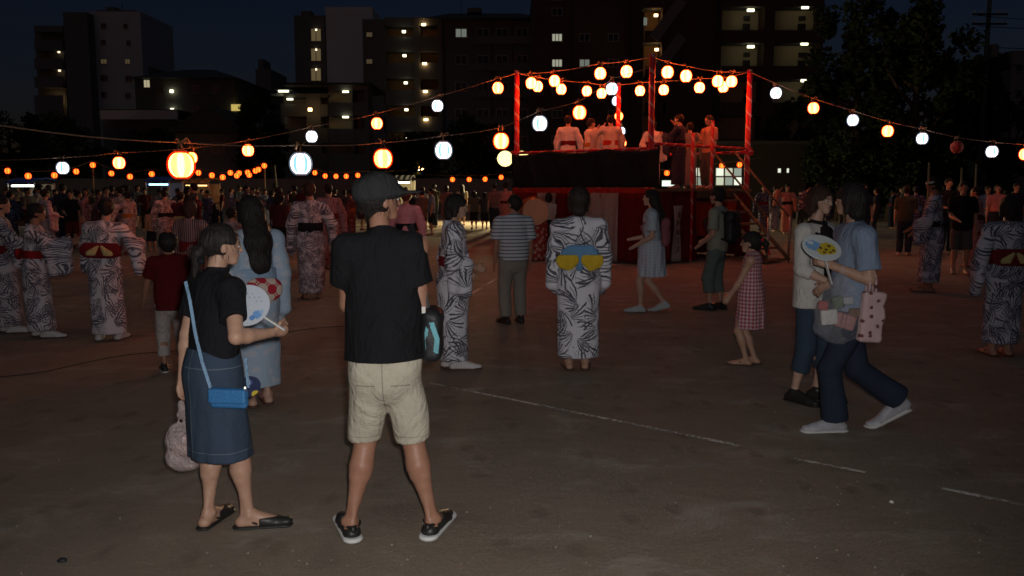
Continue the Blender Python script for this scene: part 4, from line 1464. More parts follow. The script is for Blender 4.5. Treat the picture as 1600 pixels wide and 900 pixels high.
# curtain skirt: alternating red and white panels that hang in folds
def panel(a, b, z0, z1, mat, name='curtain_panel', amp=.05, o=.10, fr=3.0, ph=0.0):
    n = off(a, b)
    if n.y > 0: n = -n
    L = (b - a).length
    def fn(s_, t_):
        p = a.lerp(b, s_)
        w = amp * math.sin(s_ * L * fr * 6.283 + ph + .6 * math.sin(t_ * 4 + ph)) * (.4 + .6 * t_)
        return Vector((p.x, p.y, z1 + (z0 - z1) * t_)) + n * (o + w)
    m = MB(); m.sheet(fn, max(8, int(L * 22)), 10, .006)
    return wbuild(m, name, mat, stage, True)
cuts = [0, .11, .24, .40, .53, .80, 1.0]
cm = [RED_CL, WHITE_CL, RED_CL, WHITE_CL, RED_CL, WHITE_CL, RED_CL]
cuts = [0, .19, .46, .66, .80, 1.0]; cm = [RED_CL, WHITE_CL, RED_CL, WHITE_CL, RED_CL]
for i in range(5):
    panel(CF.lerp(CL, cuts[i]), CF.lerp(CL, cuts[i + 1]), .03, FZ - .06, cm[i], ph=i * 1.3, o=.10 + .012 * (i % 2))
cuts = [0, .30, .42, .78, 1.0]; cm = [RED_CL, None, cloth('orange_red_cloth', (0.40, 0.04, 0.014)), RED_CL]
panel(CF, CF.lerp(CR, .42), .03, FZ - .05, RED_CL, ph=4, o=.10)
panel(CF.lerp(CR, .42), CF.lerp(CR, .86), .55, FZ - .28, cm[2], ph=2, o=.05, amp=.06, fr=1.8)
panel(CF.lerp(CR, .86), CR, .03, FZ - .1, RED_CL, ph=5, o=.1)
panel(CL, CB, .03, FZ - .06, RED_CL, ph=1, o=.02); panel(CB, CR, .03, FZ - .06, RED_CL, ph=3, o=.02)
# narrow red frill under the floor edge
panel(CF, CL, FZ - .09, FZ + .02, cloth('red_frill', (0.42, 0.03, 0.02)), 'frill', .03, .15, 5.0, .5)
# dark tarpaulin hung from the left rail, sagging between its ties
n_l = off(CF, CL); n_l = n_l if n_l.y < 0 else -n_l
def tarp_fn(s_, t_):
    a, b = CF.lerp(CR, .06), CL.lerp(CF, .02)
    p = CF.lerp(CL, s_ * 1.09 - .09)
    top = RZ - .02 - .075 * abs(math.sin(s_ * math.pi * 2.6 + .4)) + .02
    bot = FZ + .03
    z = top + (bot - top) * t_
    w = .04 * math.sin(s_ * 23 + 2.2 * t_) * t_ + .02 * math.sin(s_ * 51 + 5 * t_)
    return Vector((p.x, p.y, z)) + n_l * (.17 + w)
m = MB(); m.sheet(tarp_fn, 60, 14, .005); wbuild(m, 'tarpaulin', TARP, stage, True)
m = MB(); m.sheet(lambda s_, t_: Vector((CF.x, CF.y, RZ + .05 + (FZ + .03 - RZ - .05) * t_)) + u * (.03 + .13 * s_ * (1 - .3 * t_)) + off(CF, CR) * .1 + n_l * .02, 6, 8, .005)
wbuild(m, 'tarpaulin', TARP, stage, True)
# wooden stair on the right side
so = off(CF, CR); so = so if so.y < 0 else -so
s0 = CF.lerp(CR, .56); s1 = CF.lerp(CR, .80)
for i in range(6):
    z = FZ - .26 * (i + 1) + .0
    c = (s0 + s1) / 2 + so * (.22 + .24 * i); c.z = max(z, .06)
    m = MB(); m.box(c, ((s1 - s0).length, .25, .045), rotm); wbuild(m, 'step', WOOD, stage)
for q in (s0, s1):
    a = q + so * .1 + up * (FZ - .1); b_ = q + so * 1.62 + up * .05
    rod('stringer', a, b_, .045, WOOD, stage, 6)
    rod('handrail', q + so * .12 + up * (FZ + .85), q + so * 1.62 + up * .95, .022, WOOD, stage)
    rod('handrail_post', q + so * 1.6, q + so * 1.6 + up * 1.0, .028, PIPE, stage)
# white banner with brush lettering hanging on the skirt
bn = empty('cloth_banner', (0, 0, 0))
a = PD(1047, 325, CF.lerp(CR, .24).y - .16)
bx = CF.lerp(CR, .205) + so * .16; bz1, bz0 = 1.24, .04
tag(bn, 'narrow white banner with a column of brush characters on the stage skirt', 'banner')
bn.location = (bx.x, bx.y, 0)
m = MB(); m.sheet(lambda s_, t_: Vector((bx.x, bx.y, bz1 + (bz0 - bz1) * t_)) + u * ((s_ - .5) * (.30 - .05 * t_) - .02 * t_) + so * (.03 * math.sin(t_ * 5 + s_ * 3) + .02), 6, 16, .004)
wbuild(m, 'banner_cloth', WHITE_CL, bn, True)
INK = plain('ink', (0.02, 0.018, 0.03), .8)
rs_ = random.Random(5)
for k in range(5):                            # the brush characters are too faint to read: a few ink strokes each
    zc = 1.04 - k * .185
    m = MB()
    for (x0, z0, x1, z1) in (((-.05, .05, .05, .055), (0, .075, -.01, -.06), (-.055, 0, .05, -.005), (-.03, -.03, .045, -.065)),
                             ((-.05, .06, -.045, -.06), (-.045, .05, .05, .055), (.05, .055, .045, -.06), (-.02, 0, .02, .0)),
                             ((-.05, .06, -.055, -.06), (.0, .06, -.005, -.055), (.05, .065, .05, -.065), (-.03, .0, .03, .01)),
                             ((0, .07, -.05, .0), (0, .07, .055, .01), (-.03, -.02, .035, -.02), (0, .0, 0, -.07)),
                             ((-.05, .05, -.03, .03), (-.055, -.05, -.025, -.02), (.0, .06, .05, .05), (.02, .06, .02, -.06), (-.005, 0, .05, .0)))[k]:
        p0 = Vector((bx.x, bx.y, zc + z0)) + u * (x0 - .008 * k) + so * .062
        p1 = Vector((bx.x, bx.y, zc + z1)) + u * (x1 - .008 * k) + so * .062
        m.tube([p0, p0.lerp(p1, .5) + up * .004, p1], [.010, .007, .008], 6)
    wbuild(m, 'brush_character', INK, bn)

# taiko drum standing in front of the skirt
dp = G(835, 408); dr = empty('taiko_drum', dp, R(8)); tag(dr, 'round taiko drum on a draped stand before the stage skirt', 'drum')
HIDE = plain('drum_hide', (0.62, 0.45, 0.28), .6, var=.1, scale=5)
m = MB(); m.lathe([(.27, -.34), (.29, -.32), (.335, -.1), (.335, .1), (.29, .32), (.27, .34)], 32)
dz = PD(835, 331, dp.y).z
o = m.build('shell', plain('drum_wood', (0.25, 0.09, 0.04), .35, var=.25, scale=8), dr, True, (0, .2, dz), (math.pi / 2, 0, 0))
for sg in (-1, 1):
    m = MB(); m.lathe([(.282, -.012), (.29, 0), (.284, .012)], 32); m.build('drum_head', HIDE, dr, False, (0, .2 + sg * .335, dz), (math.pi / 2, 0, 0))
m = MB(); m.sheet(lambda s_, t_: Vector((math.cos(s_ * 6.28) * (.3 + .05 * t_ + .015 * math.sin(s_ * 60)), .2 + math.sin(s_ * 6.28) * (.28 + .04 * t_), (dz - .2) * (1 - t_) + .02)), 40, 8, .008)
m.build('stand_cloth', blotch_yukata('patterned_drape', (0.30, 0.05, 0.04), (0.5, 0.4, 0.35), 9.0), dr, True)

# ------------------------------------------------------------------ paper lanterns
def lantern_glow(name, a, b, share=.5):
    m = bpy.data.materials.new(name); m.use_nodes = True
    nt = m.node_tree; nt.nodes.clear()
    v = coords(nt)
    sp = nt.nodes.new('ShaderNodeSeparateXYZ'); nt.links.new(v, sp.inputs[0])
    th = math_node(nt, 'ARCTAN2', sp.outputs[1], sp.outputs[0])
    s = math_node(nt, 'SINE', math_node(nt, 'ADD', math_node(nt, 'MULTIPLY', th, 5.0), .6))
    f = math_node(nt, 'MULTIPLY', math_node(nt, 'ADD', math_node(nt, 'MULTIPLY', s, 2.2), share * 2 - .5), 1.0, clamp=True)
    e = nt.nodes.new('ShaderNodeEmission'); o = nt.nodes.new('ShaderNodeOutputMaterial')
    mx = nt.nodes.new('ShaderNodeMix'); mx.data_type = 'VECTOR'
    nt.links.new(f, mx.inputs[0]); mx.inputs[4].default_value = a; mx.inputs[5].default_value = b
    nt.links.new(mx.outputs[1], e.inputs[0]); e.inputs[1].default_value = 1.0
    nt.links.new(e.outputs[0], o.inputs[0])
    return m
def paper_shell(name, tint, glow, fac):
    """thin glowing paper: lets most of the light through and glows in its own colour"""
    m = bpy.data.materials.new(name); m.use_nodes = True
    nt = m.node_tree; nt.nodes.clear()
    t = nt.nodes.new('ShaderNodeBsdfTransparent'); t.inputs[0].default_value = (*tint, 1)
    e = nt.nodes.new('ShaderNodeEmission'); e.inputs[0].default_value = (*glow, 1); e.inputs[1].default_value = 1.0
    mx = nt.nodes.new('ShaderNodeMixShader'); mx.inputs[0].default_value = fac
    o = nt.nodes.new('ShaderNodeOutputMaterial')
    nt.links.new(t.outputs[0], mx.inputs[1]); nt.links.new(e.outputs[0], mx.inputs[2]); nt.links.new(mx.outputs[0], o.inputs[0])
    return m
GLOW_R = lantern_glow('red_lantern_glow', (29.0, 6.2, 1.3), (31.0, 11.0, 3.4))
GLOW_S = lantern_glow('stage_lantern_glow', (72.0, 10.5, 2.0), (75.0, 17.0, 4.6))
GLOW_B = lantern_glow('blue_lantern_glow', (.45, 1.2, 3.4), (12.0, 10.6, 9.8), .95)
GLOW_FAR = lantern_glow('far_lantern_glow', (4.5, .5, .05), (7.0, 1.7, .28))
SHELL_R = paper_shell('red_lantern_paper', (1.0, .66, .45), (1.8, .04, .004), .42)
SHELL_B = paper_shell('blue_lantern_paper', (.95, .97, 1.0), (.30, .36, .46), .4)
RING = plain('lantern_ring', (0.10, 0.03, 0.02), .6)
TWINE = plain('straw_twine', (0.42, 0.26, 0.13), .9)
def ball(r, hz, n=20, m=10, p=2.4):
    prof = []
    for i in range(m + 1):
        a = -math.pi / 2 + math.pi * i / m
        a = max(-1.22, min(1.22, a * 1.0)) if i not in (0, m) else (-1.22 if i == 0 else 1.22)
        ca = abs(math.cos(a)) ** .8
        prof.append((r * ca, hz * math.sin(a)))
    return prof
_r = .121
mL_shell = MB(); mL_shell.lathe(ball(_r * 1.11, _r * 1.16, 24, 12), 24)
mL_glow = MB(); mL_glow.lathe(ball(_r * .95, _r * 1.0, 20, 10), 20)
mL_ring = MB(); mL_ring.lathe([(_r * .42, -.008), (_r * .46, -.008), (_r * .46, .014), (_r * .42, .014)], 16)
me_shell, me_glow, me_ring = mL_shell.mesh('lantern_shell', True), mL_glow.mesh('lantern_glow', True), mL_ring.mesh('lantern_ring')
def make_hanger(seed, drop):
    rs = random.Random(seed)
    m = MB()
    for sg in (-1, 1):
        m.tube([(sg * _r * .4, 0, _r * 1.06), (sg * _r * .25, rs.uniform(-.01, .01), _r * 1.06 + drop * .6), (0, 0, _r * 1.06 + drop)], .0035, 5)
    for k in range(5):
        a = rs.uniform(0, 6.28); L = rs.uniform(.06, .15)
        m.tube([(0, 0, _r * 1.06 + drop), (math.cos(a) * L * .6, math.sin(a) * L * .4, _r * 1.06 + drop + rs.uniform(.0, .05)), (math.cos(a) * L, math.sin(a) * L * .6, _r * 1.06 + drop + rs.uniform(-.05, .05))], .0065, 5)
    return m.mesh('lantern_twine', True)
HANG = [make_hanger(i, .09) for i in range(5)]
ORD = ['first', 'second', 'third', 'fourth', 'fifth', 'sixth', 'seventh', 'eighth', 'ninth', 'tenth', 'eleventh', 'twelfth', 'thirteenth', 'fourteenth', 'fifteenth', 'sixteenth', 'seventeenth', 'eighteenth', 'nineteenth', 'twentieth', 'twenty-first', 'twenty-second']
lantern_n = [0]
def lantern(p, kind, label, group, sc=1.0, far=False):
    i = lantern_n[0]; lantern_n[0] += 1
    o = empty('paper_lantern', p, random.uniform(0, 6.28)); o.scale = (sc, sc, sc)
    tag(o, label, 'lantern', group)
    if kind == 'off':
        link_mesh('paper', me_shell, plain('unlit_red_paper', (0.42, 0.07, 0.05), .8), o)
    else:
        link_mesh('glow', me_glow, {'r': GLOW_R, 'b': GLOW_B, 'f': GLOW_FAR, 's': GLOW_S}[kind], o)
        link_mesh('paper', me_shell, SHELL_B if kind == 'b' else SHELL_R, o)
    link_mesh('ring', me_ring, RING, o, (0, 0, -_r * 1.08))
    link_mesh('ring', me_ring, RING, o, (0, 0, _r * 1.06))
    if not far: link_mesh('twine', HANG[i % 5], TWINE, o)
    return Vector(p) + Vector((0, 0, (_r * 1.06 + .09) * sc))
CORD = plain('lantern_cord', (0.30, 0.20, 0.13), .8)
def hang_line(pts, r, label, ends=()):
    pts = [Vector(p) for p in pts]
    full = []
    for a, b in zip(pts[:-1], pts[1:]):
        n = 5; L = (b - a).length
        full += [a.lerp(b, i / n) - Vector((0, 0, .05 * L / 2 * 4 * (i / n) * (1 - i / n) * .5)) for i in range(n)]
    full.append(pts[-1])
    return cord('lantern_cord', full, r, CORD, label, 'cord')
def hit(px, py, A, B):
    d = ray(px, py)
    # where the viewing ray crosses the upright plane through A and B
    e = B - A; n = Vector((e.y, -e.x, 0))
    t = n.dot(A) / n.dot(d)
    return Vector((d.x * t, d.y * t, EYE + d.z * t))
top = lambda c: c + up * (PTOP - .05)
grp = 'lanterns hung round the stage'
def ring_side(A, B, lst, side, r=.009):
    pts = [top(A)]
    for i, (px, py) in enumerate(lst):
        p = hit(px, py, A, B)
        pts.append(lantern(p, 's', '%s red lantern from the left along the %s edge of the stage top' % (ORD[i], side), grp, 1.0))
    pts.append(top(B))
    hang_line(pts, r, 'lantern cord along the %s edge of the stage top' % side)
ring_side(CL, CF, [(830, 130), (866.5, 126.5), (938, 115), (979, 112)], 'front left')
ring_side(CF, CR, [(1043, 113), (1072, 119), (1121.5, 127), (1143, 127.5)], 'front right')
ring_side(CL, CB, [(840, 135), (877, 139.5), (917, 142.5), (940, 146)], 'rear left')
ring_side(CB, CR, [(1000, 142), (1037, 140.5), (1093, 137), (1130, 136)], 'rear right')
# receding cord behind the rear post
pts = [top(CB)]
for i, (px, py, Y, k) in enumerate(((963, 158, 24.3, 'b'), (967, 181.5, 26.0, 'r'), (971, 205, 27.5, 'b'), (973, 223.5, 29.0, 'r'))):
    pts.append(lantern(PD(px, py, Y), k, '%s %s lantern counted downwards behind the rear stage post' % (ORD[i], 'red' if k == 'r' else 'pale blue'), 'lanterns behind the stage'))
pts.append(PD(985, 262, 40)); hang_line(pts, .008, 'cord of lanterns running down behind the rear stage post')
# near cord from the front post to the left
near = [(956, 139, 18.4, 'b'), (905.5, 176, 16.2, 'r'), (843.5, 193, 14.8, 'b'), (783, 220.5, 13.9, 'r'), (693, 235, 12.8, 'b'), (598.5, 248, 11.7, 'r'), (470, 256, 10.1, 'b'), (283, 258, 8.6, 'r')]
pts = [top(CF) - up * .2]
desc = {0: 'pale blue lantern beside the front stage post on the near cord', 1: 'red lantern above the stage singers on the near cord', 2: 'blue and white lantern above the rail on the near cord', 3: 'red and yellow lantern above the work lamp on the near cord',
        4: 'blue and white lantern over the crowd on the near cord', 5: 'red and yellow lantern just above the cap of the man in shorts', 6: 'large blue and white striped lantern on the near cord', 7: 'largest brightest red lantern hanging over the woman with the blue bag'}
for i, (px, py, Y, k) in enumerate(near):
    pts.append(lantern(PD(px, py, Y), k, desc[i], 'lanterns on the near cord', 1.0 if i < 7 else 1.03))
pts += [PD(0, 196, 6.6), PD(-420, 150, 4.5)]
hang_line(pts, .0065, 'near lantern cord crossing the left half to the stage front post')
# cord from the left post to the far left
lst = [(778, 137.5, 'r'), (683.5, 165.5, 'b'), (589, 193, 'r'), (487, 213.5, 'b'), (387.5, 235, 'r'), (299, 247, 'r'), (186, 254.5, 'r'), (98, 262.5, 'b')]
pts = [top(CL)]
for i, (px, py, k) in enumerate(lst):
    pts.append(lantern(PD(px, py, 19.6 - .18 * i), k, '%s %s lantern from the stage on the long cord to the left' % (ORD[i], 'red' if k == 'r' else 'blue and white'), 'lanterns on the long left cord'))
pts += [PD(-60, 250, 18), PD(-300, 230, 17.5)]; hang_line(pts, .008, 'long lantern cord from the left stage post to the left edge')
# cord from the right post to the far right
lst = [(1212.5, 145.5, 'b'), (1271, 169, 'r'), (1332.5, 188, 'b'), (1387, 205, 'r'), (1441, 216.5, 'b'), (1495, 230, 'off'), (1550, 237, 'b'), (1602, 241, 'r')]
pts = [top(CR)]
for i, (px, py, k) in enumerate(lst):
    nm = {'r': 'red', 'b': 'white', 'off': 'unlit red'}[k]
    pts.append(lantern(PD(px, py, 20.0 - .1 * i), k, '%s lantern from the stage on the right cord, %s' % (ORD[i], 'glowing ' + nm if k != 'off' else 'dark and unlit'), 'lanterns on the right cord'))
pts += [PD(1760, 250, 19)]; hang_line(pts, .008, 'lantern cord from the right stage post to the right edge')
# far row over the stalls
row = [(12, 267, 38), (44, 275, 36), (85, 274, 38), (119, 268, 40), (145, 258, 41), (174, 271, 41), (203, 276, 40), (237, 272, 40), (310, 270, 40), (331, 274, 40), (348, 277, 40), (360, 270, 42), (370, 274.5, 41), (373.5, 270.5, 42), (387, 269.5, 42), (389.5, 273.5, 42), (399, 267, 42), (404, 265, 42), (413, 259, 42)]
pts = []
for i, (px, py, Y) in enumerate(row):
    pts.append(lantern(PD(px, py, Y), 'f', '%s small red lantern from the left in the far row' % ORD[i], 'small lanterns in the far row', .98, True))
hang_line([PD(-30, 258, 38)] + pts[:5], .006, 'cord of the far lantern row left of its pole')
hang_line(pts[4:8] + [PD(270, 266, 40)] + pts[8:11] + [pts[12], pts[15], pts[17], pts[18]], .006, 'cord of the far lantern row right of its pole')
pts = []
for i, (px, py) in enumerate(((492, 270), (508, 275), (525, 275.5), (541, 275.5), (559, 274))):
    pts.append(lantern(PD(px, py, 44), 'f', '%s of the five small red lanterns left of the cap' % ORD[i], 'small lanterns left of the cap', .95, True))
hang_line([PD(470, 258, 44)] + pts + [PD(640, 266, 44)], .006, 'cord of small lanterns behind the cap')
pts = []
for i, (px, py) in enumerate(((707, 280.5), (733, 280.5), (758, 280), (783, 277))):
    pts.append(lantern(PD(px, py, 46), 'f', '%s of the four small red lanterns left of the work lamp' % ORD[i], 'small lanterns left of the work lamp', 1.0, True))
hang_line([PD(640, 270, 46)] + pts + [PD(802, 268, 46)], .006, 'cord of small lanterns left of the work lamp')
for i, (px, py) in enumerate(((1042, 270.5), (1071, 269.5), (1128, 259), (1155.5, 257.5))):
    lantern(PD(px, py, 42), 'f', '%s of the four small red lanterns seen under the stage rail' % ORD[i], 'small lanterns under the stage rail', 1.0, True)
cord('lantern_cord', [PD(1020, 264, 42), PD(1042, 266, 42), PD(1071, 265, 42), PD(1128, 254, 42), PD(1155, 252, 42), PD(1190, 246, 42)], .008, CORD, 'cord of small lanterns seen under the stage rail', 'cord')
# poles that carry the far rows
POLE = plain('bamboo_pole', (0.16, 0.14, 0.09), .7)
for i, (px, y0, Y) in enumerate(((145, 252, 41), (413.5, 255, 42), (436, 258, 40), (1452, 254, 30), (1503, 262, 30), (1526, 256, 31))):
    a = PD(px, 295, Y); a.z = 0; b_ = PD(px + (-7 if i == 2 else 0), y0, Y)
    m = MB(); m.tube([(0, 0, 0), ((b_.x - a.x) * .5, 0, b_.z * .5), (b_.x - a.x, 0, b_.z)], [.045, .04, .035], 8)
    o = m.build('bamboo_pole', POLE, loc=a, smooth=True)
    tag(o, ('thin pole under the raised lantern of the far left row', 'thin pole at the right end of the far lantern row', 'leaning pole right of the far lantern row', 'pale pole left of the unlit lantern', 'pale pole right behind the unlit lantern', 'third pale pole right of the unlit lantern')[i], 'pole')

# ------------------------------------------------------------------ work lamp and street lamp
wp = PD(806, 295, 40); wp.z = 0
r = empty('work_lamp', wp); tag(r, 'dazzling twin head work lamp on a stand beside the stage', 'lamp')
hz = PD(800, 248, 40).z
m = MB(); m.tube([(0, 0, 0), (0, 0, hz + .1)], [.05, .04], 8); m.build('stand', PIPE, r, True)
for a in (0, 2.1, 4.2):
    m = MB(); m.tube([(0, 0, .7), (math.cos(a) * .6, math.sin(a) * .6, .02)], .02, 6); m.build('leg', PIPE, r)
m = MB(); m.box((-.12, 0, hz + .02), (1.6, .05, .05)); m.build('crossbar', METAL_DK, r)
WL = emit('work_lamp_glow', (1.0, .80, .30), 2.4)
for x in (-.5, .26):
    m = MB(); m.lathe([(.1, -.22), (.28, -.14), (.37, .0)], 20); hd = m.build('head', METAL_DK, r, True, (x, -.05, hz), (math.pi / 2, 0, 0))
    m = MB(); m.lathe([(.355, -.004), (.36, .006), (.25, .05)], 20); m.build('lens', WL, hd, False, (0, 0, .006))
    pl = bpy.data.lights.new('work_lamp_bulb', 'POINT'); pl.energy = 1300; pl.color = (1.0, .8, .42); pl.shadow_soft_size = .12
    po = bpy.data.objects.new('work_lamp_bulb', pl); po.location = (x, -.3, hz); po.parent = r; col.objects.link(po)
sp_ = PD(660, 295, 62); sp_.z = 0
r = empty('street_lamp', sp_); tag(r, 'orange street lamp glowing far behind the crowd', 'street lamp')
hz = PD(660, 264, 62).z
m = MB(); m.tube([(0, 0, 0), (0, 0, hz + .4), (0, -.3, hz + .5)], [.08, .06, .05], 8); m.build('pole', METAL_DK, r, True)
m = MB(); m.lathe([(.08, -.2), (.24, -.1), (.27, .05), (.15, .2), (.05, .26)], 16, (0, -.3, hz)); m.build('globe', emit('street_glow', (1, .55, .15), 26), r, True)

# ------------------------------------------------------------------ stalls at the far edge
BLUE_AW = cloth('blue_awning', (0.05, 0.14, 0.45))
def stall(label, px0, px1, yt, Y, lit, awn, lamp_e):
    a = PD(px0, yt, Y); b_ = PD(px1, yt, Y); c = (a + b_) / 2; w = b_.x - a.x; H = c.z
    r = empty('market_stall', (c.x, Y, 0)); tag(r, label, 'stall')
    for sx in (-1, 1):
        for sy in (0, 1.6):
            m = MB(); m.tube([(sx * w / 2, sy, 0), (sx * w / 2, sy, H)], .025, 6); m.build('post', PIPE, r)
    m = MB(); m.sheet(lambda s_, t_: Vector(((s_ - .5) * w * 1.08, -.3 + 2.1 * t_, H + .22 * math.sin(t_ * 2.6) + .02 * math.sin(s_ * 20))), 14, 6, .01); m.build('awning', awn, r, True)
    m = MB(); m.box((0, .1, .45), (w * .96, .5, .9)); m.build('counter', WOOD, r)
    m = MB(); m.box((0, 1.58, H * .6), (w * .98, .04, H * .75)); m.build('back_sheet', CREAM, r)
    m = MB(); m.box((0, .1, H - .12), (w * .8, .06, .06)); m.build('tube_lamp', lamp_e, r)
TUBE = emit('fluorescent_tube', (.9, 1.0, .85), 14)
stall('stall with blue awning and white tube light at the left edge', 12, 54, 286, 37, 0, BLUE_AW, TUBE)
stall('stall with blue awning under the far lantern row', 228, 264, 284, 38, 0, BLUE_AW, emit('blue_tube', (.25, .5, 1.0), 9))
stall('stall with ochre sheet left of the leaning pole', 285, 326, 286, 41, 0, cloth('ochre_awning', (0.4, 0.24, 0.08)), emit('warm_tube', (1, .6, .2), 3))
stall('stall with a white tube light beside the cap of the man', 615, 642, 281, 40, 0, cloth('grey_awning', (0.15, 0.15, 0.15)), TUBE)
# ------------------------------------------------------------------ clothes materials
BLACK_T = cloth('black_jersey', (0.010, 0.010, 0.012), .2)
KHAKI = cloth('khaki_cotton', (0.47, 0.43, 0.34), .10)
def seams(m, lines, c):
    """stitched seams of a garment: (axis, position, half width, limits...)"""
    nt = m.node_tree; bs = nt.nodes['Principled BSDF']
    sp = nt.nodes.new('ShaderNodeSeparateXYZ'); nt.links.new(coords(nt), sp.inputs[0])
    src = bs.inputs['Base Color'].links[0].from_socket
    tot = None
    for (ax, p, hw, lims) in lines:
        f = math_node(nt, 'LESS_THAN', math_node(nt, 'ABSOLUTE', math_node(nt, 'SUBTRACT', sp.outputs[ax], p)), hw)
        for (a2, lo, hi) in lims:
            f = math_node(nt, 'MULTIPLY', f, math_node(nt, 'MULTIPLY', math_node(nt, 'GREATER_THAN', sp.outputs[a2], lo), math_node(nt, 'LESS_THAN', sp.outputs[a2], hi)))
        tot = f if tot is None else math_node(nt, 'MAXIMUM', tot, f)
    nt.links.new(mixc(nt, math_node(nt, 'MULTIPLY', tot, .55), src, c), bs.inputs['Base Color'])
seams(KHAKI, [(0, -.015, .0022, [(2, .5, 1)]), (2, .735, .003, [(0, -.135, -.05), (1, -1, 0)]), (2, .735, .003, [(0, .02, .105), (1, -1, 0)]), (2, .475, .0015, [(2, 0, 1)])], (.10, .09, .07))
DENIM = denim('blue_denim', (0.032, 0.050, 0.080))
DENIM_D = denim('dark_denim', (0.018, 0.026, 0.045))
YUK = wave_yukata('wave_print_cotton', (0.71, 0.70, 0.76), (0.012, 0.013, 0.028))
YUK2 = wave_yukata('wave_print_cotton_b', (0.68, 0.63, 0.68), (0.03, 0.03, 0.06), (.31, .17, 0), 6.0)
YUK3 = wave_yukata('wave_print_cotton_c', (0.64, 0.58, 0.62), (0.035, 0.03, 0.06), (.77, .43, 0), 7.0)
YUK4 = wave_yukata('wave_print_cotton_d', (0.55, 0.56, 0.66), (0.02, 0.02, 0.05), (.13, .83, 0), 6.2, .62)
WHITE_SOLE = plain('white_rubber', (0.62, 0.62, 0.60), .6, var=.06)
DK_SHOE = plain('dark_shoe', (0.022, 0.021, 0.02), .45)
WHITE_C = cloth('white_cotton', (0.62, 0.60, 0.56))
ZORI = plain('zori_sole', (0.10, 0.055, 0.04), .7)
RED_OBI = cloth('dark_red_sash', (0.16, 0.012, 0.016))
YEL = cloth('yellow_sash', (0.62, 0.42, 0.03))
PALE_YEL = cloth('pale_yellow_sash', (0.55, 0.46, 0.20))
BLUE_OBI = cloth('light_blue_sash', (0.14, 0.30, 0.50))
BLK_OBI = cloth('black_sash', (0.012, 0.012, 0.016))
TABI = cloth('white_tabi', (0.66, 0.62, 0.62))

def zori(s, thong, tabi=False):
    for i in (0, 1):
        o = shoe_parts(s, s.root, i, TABI if tabi else thong, ZORI, max(.006, s.vox * .7), 'closed' if tabi else 'zori')
        o.name = 'tabi_sock' if tabi else 'sandal'

def bow(s, z, style, m1, m2=None):
    """tied sash knot standing off the back"""
    h = s.h
    c = s.T(z) - s.fw * (.085 * h + .028)
    r, u_, w = s.rt, s.up, s.fw
    vx = min(s.vox, .009)
    if style == 'wings':                         # two flaps with a centre tie
        f = Field(); f.limb(c + u_ * .05 - r * .09, c + u_ * .06 + r * .09, .045, .04, .03, flat=(w, .45)); f.limb(c + u_ * .05, c - u_ * .10, .032, .03, .02, flat=(w, .6))
        f.limb(c + u_ * .02 - r * .13, c + u_ * .02 + r * .13, .03, .03, .02, flat=(w, .4))
        k = wear(s, 'sash_knot', folds(f, .002, 3, 1, 40), m1, vx)
        for sg in (-1, 1):
            f = Field(); f.limb(c + r * sg * .065 - u_ * .02 - w * .012, c + r * sg * .13 - u_ * .035 - w * .012, .055, .075, .02, flat=(w, .35)); f.clip(c + u_ * .012, u_)
            f.limb(c + r * sg * .06 - u_ * .05 - w * .01, c + r * sg * .09 - u_ * .11 - w * .01, .04, .02, .03, flat=(w, .4))
            wear(s, 'sash_wing', folds(f, .002, 4 + sg, 1, 40), m2, vx, k)
    elif style == 'leaves':                      # shell-like drum with two bright leaf ends
        f = Field(); f.limb(c - r * .12, c + r * .12, .085, .085, .02, flat=(w, .34)); f.clip(c + u_ * .075, u_)
        k = wear(s, 'sash_knot', folds(f, .003, 5, 1, 40), m1, vx)
        for sg in (-1, 1):
            f = Field(); f.limb(c + r * sg * .02 - w * .03 + u_ * .03, c + r * (sg * .085) - w * .03 - u_ * .045, .018, .050, .02, flat=(w, .3))
            f.clip(c - u_ * .06, -u_)
            wear(s, 'sash_leaf', f, m2, vx, k)
    elif style == 'puff':
        f = Field(); f.limb(c - r * .055 + u_ * .02, c + r * .06 + u_ * .02, .088, .083, .03, flat=(w, .42)); f.limb(c, c - u_ * .055, .074, .048, .03, flat=(w, .4))
        wear(s, 'sash_knot', f, m1, vx)
    else:                                        # simple flat knot
        f = Field(); f.limb(c - r * .10, c + r * .10, .05, .05, .02, flat=(w, .5)); f.limb(c, c - u_ * .04, .035, .035, .02)
        wear(s, 'sash_knot', folds(f, .003, 5, 1, 40), m1, vx)

def collar(s, mat):
    f = Field(); h = s.h
    for sg in (-1, 1):
        f.limb(s.T(.838, sg * .036, -.02), s.T(.80, sg * .038, .045), .011 * h, .011 * h, .01)
        f.limb(s.T(.80, sg * .038, .045), s.T(.66, -sg * .012, .079), .011 * h, .011 * h, .01)
    f.limb(s.T(.838, -.036, -.02), s.T(.842, 0, -.052), .011 * h, .011 * h, .01); f.limb(s.T(.842, 0, -.052), s.T(.838, .036, -.02), .011 * h, .011 * h, .01)
    return wear(s, 'collar', f, mat, max(.007, s.vox * .7))

def yukata(s, mat, obi_m, obi=(.575, .665), knot=None, m2=None, thong=None, tabi=False, seed=4, **kw):
    s.h
    wear(s, 'robe', robe(s, seed=seed, **kw), mat)
    if obi_m: wear(s, 'sash', band(None, s, *obi), obi_m)
    if knot: bow(s, (obi[0] + obi[1]) / 2 + .005, knot, obi_m if knot != 'puff' or m2 is None else m2, m2)
    if s.vox < .013: collar(s, mat)
    zori(s, thong or DK_SHOE, tabi)

